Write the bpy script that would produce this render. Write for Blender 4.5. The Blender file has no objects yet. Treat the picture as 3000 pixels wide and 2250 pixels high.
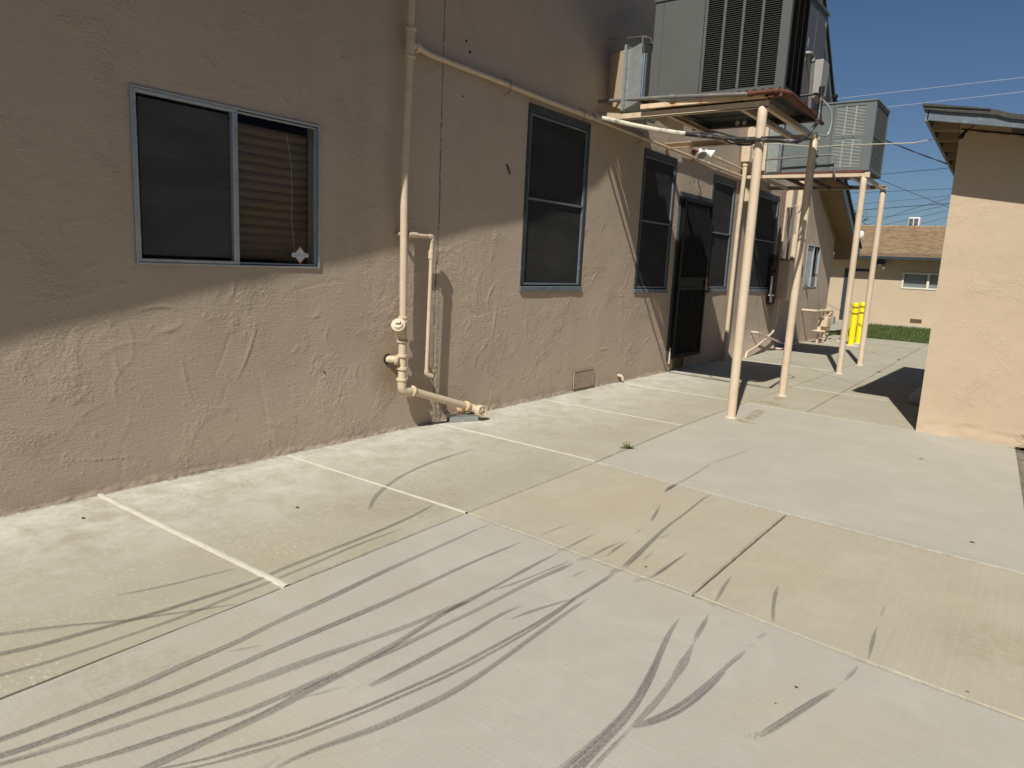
import bpy, bmesh, math, random
import numpy as np
from mathutils import Vector, Matrix, noise as mnoise

# ------------------------------------------------------------------ camera, sky, sun
C = bpy.context.scene.collection
SC = bpy.context.scene
cam_data = bpy.data.cameras.new("camera")
cam = bpy.data.objects.new("camera", cam_data)
C.objects.link(cam)
SC.camera = cam
cam_data.sensor_width = 36.0
cam_data.lens = 24.965
cam_data.clip_start = 0.05
cam_data.clip_end = 3000
Rw = ((0.79705109, 0.14079040, -0.58727133), (0.60196968, -0.10729194, 0.79127805), (0.04839488, -0.98420857, -0.17026871))
M = Matrix(((Rw[0][0], -Rw[0][1], -Rw[0][2], 0), (Rw[1][0], -Rw[1][1], -Rw[1][2], 0), (Rw[2][0], -Rw[2][1], -Rw[2][2], 1.40), (0, 0, 0, 1)))
cam.matrix_world = M

SUN_EL = math.radians(47.5)
SUN_AZ = math.radians(163.7)          # from +Y towards +X
sun_vec = Vector((math.sin(SUN_AZ) * math.cos(SUN_EL), math.cos(SUN_AZ) * math.cos(SUN_EL), math.sin(SUN_EL)))
world = bpy.data.worlds.new("World")
SC.world = world
world.use_nodes = True
wn = world.node_tree
bg = wn.nodes["Background"]
sky = wn.nodes.new("ShaderNodeTexSky")
sky.sky_type = 'NISHITA'
sky.sun_disc = False
sky.sun_elevation = SUN_EL
sky.sun_rotation = SUN_AZ
sky.air_density = 0.95
sky.dust_density = 0.6
sky.ozone_density = 7.0
bg.inputs[1].default_value = 0.05
wn.links.new(sky.outputs[0], bg.inputs[0])
sd = bpy.data.lights.new("sun", 'SUN')
sd.energy = 5.0
sd.angle = math.radians(0.53)
sd.color = (1.0, 0.96, 0.895)
so = bpy.data.objects.new("sun", sd)
C.objects.link(so)
so.location = (5, -10, 20)
so.rotation_euler = (-sun_vec).to_track_quat('-Z', 'Y').to_euler()
SC.view_settings.view_transform = 'Standard'
SC.view_settings.look = 'None'
SC.view_settings.exposure = 0.12
SC.view_settings.gamma = 1.0
SC.render.resolution_x = 1024
SC.render.resolution_y = 768
R = random.Random(7)

# ------------------------------------------------------------------ material helpers
def _n(nt, t, **kw):
    n = nt.nodes.new(t)
    for k, v in kw.items():
        setattr(n, k, v)
    return n

class MT:
    """small node-tree builder around one Principled material"""
    def __init__(s, name, rough=0.7, metal=0.0, spec=0.3):
        s.m = bpy.data.materials.new(name)
        s.m.use_nodes = True
        s.nt = s.m.node_tree
        s.b = s.nt.nodes["Principled BSDF"]
        s.out = s.nt.nodes["Material Output"]
        s.b.inputs["Roughness"].default_value = rough
        s.b.inputs["Metallic"].default_value = metal
        s.b.inputs["Specular IOR Level"].default_value = spec
        s.tc = _n(s.nt, "ShaderNodeTexCoord")
    def L(s, a, b):
        s.nt.links.new(a, b)
    def noise(s, scale, detail=4, rough=0.55, mapscale=None, rot=None, dist=0.0, coord="Object", dim='3D'):
        n = _n(s.nt, "ShaderNodeTexNoise")
        n.inputs["Scale"].default_value = scale
        n.inputs["Detail"].default_value = detail
        n.inputs["Roughness"].default_value = rough
        n.inputs["Distortion"].default_value = dist
        src = s.tc.outputs[coord]
        if mapscale or rot:
            mp = _n(s.nt, "ShaderNodeMapping")
            if mapscale: mp.inputs["Scale"].default_value = mapscale
            if rot: mp.inputs["Rotation"].default_value = rot
            s.L(src, mp.inputs[0]); src = mp.outputs[0]
        s.L(src, n.inputs["Vector"])
        return n.outputs["Fac"]
    def ramp(s, fac, p0, p1, c0=(0, 0, 0, 1), c1=(1, 1, 1, 1)):
        r = _n(s.nt, "ShaderNodeValToRGB")
        r.color_ramp.elements[0].position = p0; r.color_ramp.elements[0].color = c0
        r.color_ramp.elements[1].position = p1; r.color_ramp.elements[1].color = c1
        s.L(fac, r.inputs[0])
        return r.outputs[0]
    def mix(s, fac, a, b, mode='MIX'):
        n = _n(s.nt, "ShaderNodeMix", data_type='RGBA', blend_type=mode)
        for sock, v in ((n.inputs[0], fac), (n.inputs[6], a), (n.inputs[7], b)):
            if isinstance(v, (int, float)): sock.default_value = v
            elif isinstance(v, tuple): sock.default_value = (v + (1,))[:4]
            else: s.L(v, sock)
        return n.outputs[2]
    def math(s, op, a, b=None, clamp=False):
        n = _n(s.nt, "ShaderNodeMath", operation=op, use_clamp=clamp)
        for i, v in enumerate((a, b)):
            if v is None: continue
            if isinstance(v, (int, float)): n.inputs[i].default_value = v
            else: s.L(v, n.inputs[i])
        return n.outputs[0]
    def color(s, c):
        if isinstance(c, tuple): s.b.inputs["Base Color"].default_value = (c + (1,))[:4]
        else: s.L(c, s.b.inputs["Base Color"])
    def bump(s, h, strength, dist=0.01, prev=None):
        n = _n(s.nt, "ShaderNodeBump")
        n.inputs["Strength"].default_value = strength
        n.inputs["Distance"].default_value = dist
        s.L(h, n.inputs["Height"])
        if prev is not None: s.L(prev, n.inputs["Normal"])
        s.L(n.outputs[0], s.b.inputs["Normal"])
        return n.outputs[0]

def mul(c, k):
    return tuple(min(1, x * k) for x in c)

def paint(name, col, rough=0.55, var=0.12, dirt=None, scale=6.0, bump=0.15, metal=0.0, spec=0.35):
    t = MT(name, rough, metal, spec)
    n1 = t.noise(scale, 6, 0.6)
    c = t.mix(t.ramp(n1, 0.3, 0.7), mul(col, 1 - var), mul(col, 1 + var))
    if dirt:
        n2 = t.noise(scale * 2.2, 8, 0.7, dist=0.5)
        c = t.mix(t.math('MULTIPLY', t.ramp(n2, 0.52, 0.72), dirt[1]), c, dirt[0])
    t.color(c)
    if bump: t.bump(t.noise(scale * 22, 4, 0.6), bump, 0.002)
    return t.m

def stucco(name, col, fine=0.5, col2=None, crack=False, extra=None):
    t = MT(name, 0.9, 0, 0.15)
    big = t.noise(0.55, 5, 0.6)
    mid = t.noise(3.0, 6, 0.65, dist=0.4)
    c = t.mix(t.ramp(big, 0.3, 0.72), mul(col, 0.93), mul(col, 1.06))
    c = t.mix(t.math('MULTIPLY', t.ramp(mid, 0.45, 0.75), 0.35), c, col2 or mul(col, 0.86))
    speck = t.noise(38, 3, 0.7)
    c = t.mix(t.math('MULTIPLY', t.ramp(speck, 0.62, 0.78), 0.25), c, mul(col, 0.72))
    if extra: c = extra(t, c)
    t.color(c)
    # rough patches where the trowel dragged the sand
    mask = t.ramp(t.noise(2.3, 4, 0.6, dist=0.5), 0.53, 0.68)
    rip = t.noise(52, 5, 0.60, mapscale=(1, 1, 1.35), dist=0.25)
    h1 = t.math('MULTIPLY', rip, t.math('ADD', t.math('MULTIPLY', mask, 1.0), 0.20))
    fine_n = t.noise(150, 3, 0.6)
    lumps = t.ramp(t.noise(62, 2, 0.5), 0.66, 0.78)
    brush = t.noise(90, 2, 0.5, mapscale=(1, 0.12, 1))
    h = t.math('ADD', h1, t.math('MULTIPLY', fine_n, 0.12))
    h = t.math('ADD', h, t.math('MULTIPLY', lumps, 0.22))
    h = t.math('ADD', h, t.math('MULTIPLY', brush, 0.14))
    t.bump(h, fine, 0.009)
    return t.m

# ------------------------------------------------------------------ mesh helpers
def wloc(o):
    v = Vector((0, 0, 0))
    while o is not None:
        v += o.location; o = o.parent
    return v

class MB:
    def __init__(s):
        s.bm = bmesh.new()
        s.mi = 0
        s.smooth = []
    def _tag(s, faces, smooth=False):
        for f in faces:
            f.material_index = s.mi
            f.smooth = smooth
    def tube(s, pts, r, seg=14, caps=True, smooth=True):
        pts = [Vector(p) for p in pts]
        n = len(pts)
        rr = r if isinstance(r, (list, tuple)) else [r] * n
        rings = []
        up = None
        for i, p in enumerate(pts):
            if i == 0: d = pts[1] - pts[0]
            elif i == n - 1: d = pts[-1] - pts[-2]
            else: d = (pts[i + 1] - p).normalized() + (p - pts[i - 1]).normalized()
            d.normalize()
            if up is None:
                up = Vector((0, 0, 1)) if abs(d.z) < 0.9 else Vector((0, 1, 0))
            u = up - d * up.dot(d)
            u.normalize(); up = u
            w = d.cross(u)
            ring = [s.bm.verts.new(p + (u * math.cos(a) + w * math.sin(a)) * rr[i]) for a in [2 * math.pi * k / seg for k in range(seg)]]
            rings.append(ring)
        for i in range(n - 1):
            for k in range(seg):
                f = s.bm.faces.new((rings[i][k], rings[i][(k + 1) % seg], rings[i + 1][(k + 1) % seg], rings[i + 1][k]))
                f.material_index = s.mi; f.smooth = smooth
        if caps:
            for ring, rev in ((rings[0], True), (rings[-1], False)):
                f = s.bm.faces.new(list(reversed(ring)) if rev else ring)
                f.material_index = s.mi
        return s
    def cyl(s, a, b, r, seg=16, r2=None):
        return s.tube([a, b], [r, r if r2 is None else r2], seg)
    def lathe(s, base, axis, prof, seg=20):
        """prof = [(distance along axis, radius)...]"""
        base = Vector(base); d = Vector(axis).normalized()
        u = Vector((0, 0, 1)) if abs(d.z) < 0.9 else Vector((0, 1, 0))
        u = (u - d * u.dot(d)).normalized(); w = d.cross(u)
        rings = [[s.bm.verts.new(base + d * h + (u * math.cos(2 * math.pi * k / seg) + w * math.sin(2 * math.pi * k / seg)) * max(rad, 1e-4)) for k in range(seg)] for h, rad in prof]
        for i in range(len(rings) - 1):
            same = abs(prof[i][0] - prof[i + 1][0]) < 1e-6 or abs(prof[i][1] - prof[i + 1][1]) > 0.4 * max(prof[i][1], prof[i + 1][1])
            for k in range(seg):
                f = s.bm.faces.new((rings[i][k], rings[i][(k + 1) % seg], rings[i + 1][(k + 1) % seg], rings[i + 1][k]))
                f.material_index = s.mi; f.smooth = not same
        s.bm.faces.new(list(reversed(rings[0]))).material_index = s.mi
        s.bm.faces.new(rings[-1]).material_index = s.mi
        return s
    def poly(s, pts):
        f = s.bm.faces.new([s.bm.verts.new(Vector(p)) for p in pts])
        f.material_index = s.mi
        return f
    def prism(s, pts, off):
        """closed prism: polygon pts pushed by vector off"""
        off = Vector(off)
        a = [s.bm.verts.new(Vector(p)) for p in pts]
        b = [s.bm.verts.new(Vector(p) + off) for p in pts]
        fs = [s.bm.faces.new(list(reversed(a))), s.bm.faces.new(b)]
        for i in range(len(a)):
            j = (i + 1) % len(a)
            fs.append(s.bm.faces.new((a[i], a[j], b[j], b[i])))
        s._tag(fs)
        return s
    def build(s, name, mats, parent=None, bevel=0.0):
        bmesh.ops.recalc_face_normals(s.bm, faces=s.bm.faces[:])
        me = bpy.data.meshes.new(name)
        s.bm.to_mesh(me); s.bm.free()
        me.set_sharp_from_angle(angle=math.radians(38))
        for m in (mats if isinstance(mats, (list, tuple)) else [mats]):
            me.materials.append(m)
        o = bpy.data.objects.new(name, me)
        C.objects.link(o)
        if parent is not None:
            o.parent = parent
            o.location = -wloc(parent)
        if bevel > 0:
            md = o.modifiers.new("bevel", 'BEVEL'); md.width = bevel; md.segments = 2; md.limit_method = 'ANGLE'; md.angle_limit = math.radians(40)
        return o

def _plain_box(s, a, b, bev=0.0, rot=None, piv=None):
    x0, y0, z0 = [min(a[i], b[i]) for i in range(3)]
    x1, y1, z1 = [max(a[i], b[i]) for i in range(3)]
    co = [(x0, y0, z0), (x1, y0, z0), (x1, y1, z0), (x0, y1, z0), (x0, y0, z1), (x1, y0, z1), (x1, y1, z1), (x0, y1, z1)]
    if rot is not None:
        c = Vector(piv) if piv else Vector(((x0 + x1) / 2, (y0 + y1) / 2, (z0 + z1) / 2))
        co = [rot @ (Vector(p) - c) + c for p in co]
    v = [s.bm.verts.new(p) for p in co]
    for q in ((0, 3, 2, 1), (4, 5, 6, 7), (0, 1, 5, 4), (1, 2, 6, 5), (2, 3, 7, 6), (3, 0, 4, 7)):
        s.bm.faces.new([v[i] for i in q]).material_index = s.mi
    return s
MB.box = _plain_box

def thing(name, label, cat, loc=(0, 0, 0), group=None):
    o = bpy.data.objects.new(name, None)
    C.objects.link(o)
    o.location = loc
    o["label"] = label; o["category"] = cat
    if group: o["group"] = group
    return o

def tag(o, label=None, cat=None, group=None, kind=None):
    if label: o["label"] = label
    if cat: o["category"] = cat
    if group: o["group"] = group
    if kind: o["kind"] = kind
    return o

def sub(o, child):
    child.parent = o
    child.location = (0, 0, 0)
    return child

def fillet(pts, r, n=5):
    """round the inner corners of a polyline"""
    pts = [Vector(p) for p in pts]
    out = [pts[0]]
    for i in range(1, len(pts) - 1):
        a, p, b = pts[i - 1], pts[i], pts[i + 1]
        d1 = (a - p); d2 = (b - p)
        rr = min(r, d1.length * .45, d2.length * .45)
        s0 = p + d1.normalized() * rr; s1 = p + d2.normalized() * rr
        for k in range(n + 1):
            t = k / n
            out.append((1 - t) ** 2 * s0 + 2 * t * (1 - t) * p + t * t * s1)
    out.append(pts[-1])
    return out

def obj_from_arrays(name, verts, faces, mats, parent=None, smooth=True, mat_idx=None):
    me = bpy.data.meshes.new(name)
    me.from_pydata([], [], [])
    verts = np.asarray(verts, np.float32)
    nf = len(faces)
    faces = np.asarray(faces, np.int32)
    k = faces.shape[1]
    me.vertices.add(len(verts)); me.vertices.foreach_set("co", verts.ravel())
    me.loops.add(nf * k); me.loops.foreach_set("vertex_index", faces.ravel())
    me.polygons.add(nf)
    me.polygons.foreach_set("loop_start", np.arange(0, nf * k, k, dtype=np.int32))
    me.polygons.foreach_set("use_smooth", np.full(nf, smooth))
    if mat_idx is not None: me.polygons.foreach_set("material_index", np.asarray(mat_idx, np.int32))
    me.update(calc_edges=True)
    me.validate()
    for m in (mats if isinstance(mats, (list, tuple)) else [mats]):
        me.materials.append(m)
    o = bpy.data.objects.new(name, me)
    C.objects.link(o)
    if parent is not None:
        o.parent = parent; o.location = -wloc(parent)
    return o
# ------------------------------------------------------------------ materials
WX0 = -4.092                                   # plane of the chapel's long wall
def wall_extra(t, c):
    sep = _n(t.nt, "ShaderNodeSeparateXYZ"); t.L(t.tc.outputs["Object"], sep.inputs[0])
    # dusty soiling along the foot of the wall (splash zone)
    foot = t.math('MULTIPLY', t.ramp(sep.outputs[2], 0.0, 0.16, (1, 1, 1, 1), (0, 0, 0, 1)), t.ramp(t.noise(7, 5, .7), .35, .65))
    c = t.mix(t.math('MULTIPLY', foot, 0.35), c, (0.20, 0.165, 0.12))
    # vertical runs
    run = t.ramp(t.noise(2.2, 5, .65, mapscale=(1, 1, 0.08)), .56, .75)
    c = t.mix(t.math('MULTIPLY', run, 0.16), c, (0.27, 0.22, 0.16))
    def spot(c, y, z, ry, rz, col, k):
        # soot / water stain with its own fixed place on the wall
        mp = _n(t.nt, "ShaderNodeMapping"); mp.inputs["Location"].default_value = (0, -y / ry, -z / rz); mp.inputs["Scale"].default_value = (0.0, 1 / ry, 1 / rz)
        t.L(t.tc.outputs["Object"], mp.inputs[0])
        g = _n(t.nt, "ShaderNodeTexGradient", gradient_type='SPHERICAL'); t.L(mp.outputs[0], g.inputs[0])
        f = t.math('MULTIPLY', g.outputs["Fac"], t.math('ADD', t.noise(5, 5, .6), .35))
        return t.mix(t.math('MULTIPLY', f, k, True), c, col)
    c = spot(c, 7.2, 4.05, 1.5, .55, (0.085, 0.083, 0.080), 0.62)      # soot above the air duct
    c = spot(c, 6.95, 3.6, .5, .45, (0.10, 0.095, 0.09), 0.6)
    c = spot(c, 3.86, .48, .22, .32, (0.26, 0.19, 0.10), 0.9)       # rusty water mark behind the drain
    c = spot(c, 13.3, 1.0, .5, .5, (0.16, 0.11, 0.07), 1.2)
    return c
M_WALL = stucco("tan_stucco", (0.464, 0.374, 0.286), 0.95, extra=wall_extra)
M_WALL2 = stucco("peach_stucco", (0.490, 0.385, 0.268), 0.85)
M_WALL3 = stucco("far_stucco", (0.480, 0.385, 0.268), 0.35)
M_PIPE = paint("beige_painted_iron", (0.560, 0.450, 0.315), 0.5, 0.07, ((0.33, 0.24, 0.14), 0.4), 9, 0.1)
M_POST = paint("beige_painted_post", (0.60, 0.485, 0.35), 0.55, 0.06, ((0.42, 0.30, 0.19), 0.5), 4, 0.1)
M_BEAM = paint("beige_painted_steel", (0.56, 0.45, 0.32), 0.5, 0.08, ((0.36, 0.17, 0.06), 0.6), 3.2, 0.1)
M_RUSTBEAM = paint("rusting_beige_steel", (0.66, 0.50, 0.32), 0.6, 0.1, ((0.42, 0.14, 0.03), 1.0), 4.5, 0.2)
M_RUST = paint("red_brown_rust", (0.105, 0.040, 0.025), 0.75, 0.3, ((0.26, 0.09, 0.03), 0.7), 12, 0.4)
M_ACG = paint("grey_unit_paint", (0.094, 0.096, 0.088), 0.5, 0.05, ((0.10, 0.10, 0.095), 0.25), 2.5, 0.05)
M_ACG2 = paint("weathered_grey_green_unit_paint", (0.125, 0.145, 0.138), 0.5, 0.1, ((0.07, 0.08, 0.078), 0.5), 2.2, 0.05)
M_ACD = paint("dark_unit_interior", (0.012, 0.012, 0.011), 0.8, 0.3, None, 5, 0)
M_PAN = paint("galvanised_base_pan", (0.032, 0.036, 0.030), 0.45, 0.25, ((0.03, 0.03, 0.025), 0.7), 3, 0.1)
M_GALV = paint("galvanised_sheet", (0.36, 0.39, 0.37), 0.42, 0.14, ((0.24, 0.27, 0.26), 0.6), 16, 0.06, 0.55)
M_FOIL = paint("foil_tape", (0.80, 0.83, 0.86), 0.22, 0.08, None, 18, 0.5, 1.0)
M_ALU = paint("aluminium_frame", (0.40, 0.43, 0.45), 0.4, 0.09, ((0.16, 0.17, 0.18), 0.5), 10, 0.05, 0.35)
M_BLUE = paint("slate_blue_trim", (0.028, 0.038, 0.045), 0.55, 0.14, ((0.10, 0.12, 0.13), 0.5), 7, 0.15)
M_BLUEL = paint("slate_blue_trim_pale", (0.115, 0.140, 0.160), 0.55, 0.14, ((0.34, 0.36, 0.36), 0.5), 7, 0.15)  # paler copy of the trim, with the tone of its sunlit edges in the colour
M_BLACK = paint("black_iron_paint", (0.003, 0.0026, 0.0026), 0.6, 0.2, ((0.03, 0.013, 0.008), 0.3), 5, 0.1, spec=0.25)
M_BLKPIPE = paint("black_insulation_foam", (0.012, 0.012, 0.012), 0.45, 0.2, ((0.30, 0.27, 0.22), 0.8), 5, 0.3, spec=0.6)
M_CREAMPIPE = paint("torn_cream_insulation", (0.62, 0.58, 0.46), 0.7, 0.1, ((0.05, 0.045, 0.04), 0.9), 9, 0.4)
M_GREYPIPE = paint("grey_conduit", (0.20, 0.19, 0.17), 0.45, 0.08, ((0.42, 0.36, 0.27), 0.6), 5, 0.1, 0.3)
M_WHITE = paint("white_enamel", (0.74, 0.74, 0.72), 0.35, 0.04, ((0.50, 0.47, 0.40), 0.4), 9, 0.05)
M_GREYLAMP = paint("lamp_lens_grey", (0.30, 0.31, 0.26), 0.3, 0.1, None, 9, 0)
M_YEL = paint("yellow_plastic_sleeve", (0.86, 0.70, 0.012), 0.4, 0.05, ((0.55, 0.42, 0.02), 0.35), 7, 0.03)
M_YELBAND = paint("olive_reflective_band", (0.30, 0.235, 0.012), 0.35, 0.1, None, 12, 0)
M_WIRE = paint("dark_cable", (0.022, 0.028, 0.040), 0.6, 0.1, None, 3, 0)
M_WIREL = paint("bright_cable", (0.62, 0.66, 0.72), 0.35, 0.1, None, 3, 0, 0.5)
M_WIREW = paint("white_cable", (0.70, 0.66, 0.55), 0.5, 0.1, None, 3, 0)
M_WOOD = paint("dark_rotten_wood", (0.060, 0.035, 0.025), 0.85, 0.35, ((0.22, 0.17, 0.12), 0.6), 10, 0.5)
M_SOFFIT = paint("tan_painted_soffit", (0.22, 0.155, 0.085), 0.8, 0.08, ((0.16, 0.11, 0.06), 0.4), 2.5, 0.15)
M_GREYBOX = paint("grey_meter_box", (0.30, 0.29, 0.26), 0.5, 0.08, None, 9, 0.05)
M_BLOCK = paint("grey_plastic_block", (0.30, 0.30, 0.30), 0.6, 0.08, None, 9, 0.05)

def leaf_mat(name, a, b):
    t = MT(name, 0.6, 0, 0.25)
    t.color(t.mix(t.ramp(t.noise(9, 4, .6), .35, .65), a, b))
    return t.m
M_LEAF = leaf_mat("weed_leaf", (0.055, 0.075, 0.018), (0.11, 0.12, 0.035))
M_DRY = leaf_mat("dry_twig", (0.035, 0.028, 0.018), (0.09, 0.07, 0.04))
M_TREE = leaf_mat("palm_leaf", (0.030, 0.042, 0.018), (0.075, 0.09, 0.04))
M_TRUNK = paint("tree_bark", (0.13, 0.10, 0.07), 0.9, 0.25, None, 8, 0.5)

def glass_mat(name, tint, alpha, rough=0.03):
    t = MT(name, rough, 0, 0.6)
    t.color(tint)
    tr = _n(t.nt, "ShaderNodeBsdfTransparent")
    mx = _n(t.nt, "ShaderNodeMixShader")
    lw = _n(t.nt, "ShaderNodeLayerWeight"); lw.inputs["Blend"].default_value = 0.5
    fr = t.math('MULTIPLY', t.math('POWER', lw.outputs["Facing"], 4.0), 0.9)
    t.L(t.math('ADD', fr, 1.03 - alpha, True), mx.inputs[0])
    t.L(tr.outputs[0], mx.inputs[1]); t.L(t.b.outputs[0], mx.inputs[2])
    t.bump(t.noise(1.3, 2, .5), 0.08, 0.02)
    t.L(mx.outputs[0], t.out.inputs[0])
    return t.m
M_GLASS = glass_mat("window_glass", (0.012, 0.014, 0.015), 0.85)
M_GLASSD = glass_mat("dark_window_glass", (0.010, 0.012, 0.014), 0.45)
M_ROOM = paint("dark_room", (0.015, 0.015, 0.016), 0.9, 0.2, None, 2, 0)
def screen_mat(name="insect_screen", k=1.0, a=0.80):
    t = MT(name, 0.8, 0, 0.1)
    t.color(t.mix(t.ramp(t.noise(3, 5, .6, mapscale=(1, .5, 2)), .3, .7), mul((0.029, 0.029, 0.029), k), mul((0.053, 0.053, 0.052), k)))
    tr = _n(t.nt, "ShaderNodeBsdfTransparent"); mx = _n(t.nt, "ShaderNodeMixShader")
    mx.inputs[0].default_value = a
    t.L(tr.outputs[0], mx.inputs[1]); t.L(t.b.outputs[0], mx.inputs[2]); t.L(mx.outputs[0], t.out.inputs[0])
    return t.m
M_SCREEN = screen_mat()
M_SCREENL = screen_mat("pale_insect_screen", 2.2, 0.52)
M_COUP = paint("rusty_orange_coupling", (0.60, 0.41, 0.25), 0.6, 0.2, ((0.55, 0.44, 0.30), 0.9), 22, 0.2)
M_BLIND = paint("brown_blind_slats", (0.165, 0.118, 0.072), 0.6, 0.12, None, 3, 0)
M_BLINDG = paint("grey_curtain", (0.10, 0.105, 0.11), 0.8, 0.15, None, 2, 0)
M_BLINDL = paint("pale_blind", (0.42, 0.47, 0.46), 0.6, 0.12, None, 3, 0)

def shingle_mat():
    t = MT("brown_shingles", 0.9, 0, 0.1)
    br = _n(t.nt, "ShaderNodeTexBrick")
    br.offset = 0.5
    br.inputs["Scale"].default_value = 1.0
    br.inputs["Brick Width"].default_value = 0.16
    br.inputs["Row Height"].default_value = 0.10
    br.inputs["Mortar Size"].default_value = 0.009
    br.inputs["Color1"].default_value = (0.40, 0.295, 0.175, 1)
    br.inputs["Color2"].default_value = (0.25, 0.178, 0.105, 1)
    br.inputs["Mortar"].default_value = (0.075, 0.045, 0.028, 1)
    mp = _n(t.nt, "ShaderNodeMapping")
    t.L(t.tc.outputs["Object"], mp.inputs[0]); t.L(mp.outputs[0], br.inputs[0])
    n = t.noise(2.0, 6, .7)
    pale = t.ramp(t.noise(5, 4, .6, mapscale=(.25, 5, 5)), .52, .62)
    c = t.mix(t.math('MULTIPLY', pale, .45), br.outputs["Color"], (0.50, 0.37, 0.24))
    t.color(t.mix(t.math('MULTIPLY', t.ramp(n, .4, .7), .35), c, (0.28, 0.19, 0.12)))
    t.bump(br.outputs["Fac"], 0.5, -0.01)
    return t.m
M_SHING = shingle_mat()
M_ROOFD = paint("dark_asphalt_shingle", (0.055, 0.050, 0.045), 0.9, 0.25, ((0.16, 0.15, 0.13), 0.5), 12, 0.4)
M_ROOFG = paint("grey_roll_roofing", (0.26, 0.24, 0.20), 0.9, 0.15, None, 14, 0.4)

def concrete(name, base, dark, light, broom_dir, broom, wash=0.0, yel=0.0):
    t = MT(name, 0.92, 0, 0.2)
    big = t.noise(0.7, 6, .62, dist=.3)
    c = t.mix(t.ramp(big, .32, .70), dark, base)
    mid = t.noise(2.6, 7, .68, dist=.4)
    c = t.mix(t.math('MULTIPLY', t.ramp(mid, .46, .70), .65), c, light)
    if yel:
        c = t.mix(t.math('MULTIPLY', t.ramp(t.noise(.9, 4, .6, dist=.6), .50, .68), yel), c, (base[0] * .98, base[1] * .90, base[2] * .70))
    # broom lines
    ms = (26, .5, 1) if broom_dir == 'y' else (.5, 26, 1)
    bn = t.noise(3.0, 3, .6, mapscale=ms)
    c = t.mix(t.math('MULTIPLY', t.ramp(bn, .35, .72), broom), c, light)
    grain = t.noise(210, 3, .7)
    c = t.mix(t.math('MULTIPLY', t.ramp(grain, .54, .72), .55), c, mul(dark, .68))
    c = t.mix(t.math('MULTIPLY', t.ramp(t.noise(95, 3, .7), .58, .74), .40), c, mul(light, 1.12))
    # mottled spots
    sp = t.noise(26, 4, .75, mapscale=(1, 1.6, 1))
    c = t.mix(t.math('MULTIPLY', t.ramp(sp, .57, .72), .34), c, mul(light, 1.08))
    if wash:                                             # whitish lime bloom nearer the wall
        sep = _n(t.nt, "ShaderNodeSeparateXYZ"); t.L(t.tc.outputs["Object"], sep.inputs[0])
        zone = t.math('MULTIPLY', t.math('ADD', sep.outputs[0], 2.75), -0.85, True)
        m = t.math('MULTIPLY', zone, t.ramp(t.noise(4.2, 8, .8, dist=.3), .36, .66))
        c = t.mix(t.math('MULTIPLY', m, wash), c, (0.56, 0.545, 0.475))
        flk = t.math('MULTIPLY', t.ramp(t.noise(34, 3, .6, mapscale=(1, 1.5, 1)), .57, .66), t.ramp(t.noise(2.2, 4, .6), .42, .6))
        c = t.mix(t.math('MULTIPLY', flk, .45), c, (0.62, 0.59, 0.49))
    pit = t.ramp(t.noise(55, 2, .5), .75, .80)
    c = t.mix(t.math('MULTIPLY', pit, .5), c, mul(dark, .5))
    t.color(c)
    n1 = t.bump(bn, .22, .004)
    t.bump(grain, .35, .002, n1)
    return t.m
M_CTAN = concrete("tan_concrete", (0.369, 0.336, 0.249), (0.326, 0.296, 0.214), (0.416, 0.385, 0.301), 'y', .30,  1.0, .30)
M_CTAN2 = concrete("brown_broomed_concrete", (0.390, 0.347, 0.260), (0.351, 0.311, 0.226), (0.449, 0.404, 0.310), 'y', .38, 0, .45)
M_CGREY = concrete("grey_concrete", (0.400, 0.377, 0.318), (0.359, 0.339, 0.282), (0.446, 0.424, 0.360), 'x', .18, 0, .55)
M_CGREY2 = concrete("pale_grey_concrete", (0.401, 0.375, 0.307), (0.368, 0.345, 0.281), (0.442, 0.415, 0.343), 'x', .18, 0, 0)
M_CFAR = concrete("far_concrete", (0.375, 0.346, 0.266), (0.317, 0.292, 0.221), (0.424, 0.398, 0.312), 'x', .22, 0, .2)
M_SEAL = paint("pale_joint_sealant", (0.52, 0.49, 0.39), 0.8, 0.09, ((0.40, 0.35, 0.25), 0.5), 12, 0.4)
M_DIRT = paint("grey_dirt", (0.20, 0.175, 0.135), 0.95, 0.3, ((0.09, 0.075, 0.055), 0.8), 7, 0.8)

# ------------------------------------------------------------------ ground
mb = MB(); mb.poly([(-400, -400, -.06), (400, -400, -.06), (400, 500, -.06), (-400, 500, -.06)])
ground = tag(mb.build("dirt_ground", M_DIRT), kind="structure")
# uneven soil shoulder east of the slabs
nx, ny = 60, 90
xs = np.linspace(-.02, 6, nx); ys = np.linspace(4.28, 7.72, ny)
vs = []; fs = []
for j, y in enumerate(ys):
    for i, x in enumerate(xs):
        e = min(1, i / 3)
        vs.append((x if i else -.30, y, -.035 + e * .022 * mnoise.fractal(Vector((x * 2.3, y * 2.3, 1)), 1, 2, 4) + e * .012))
for j in range(ny - 1):
    for i in range(nx - 1):
        a = j * nx + i; fs.append((a, a + 1, a + 1 + nx, a + nx))
tag(obj_from_arrays("soil_shoulder", vs, fs, M_DIRT), kind="structure")

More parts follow.
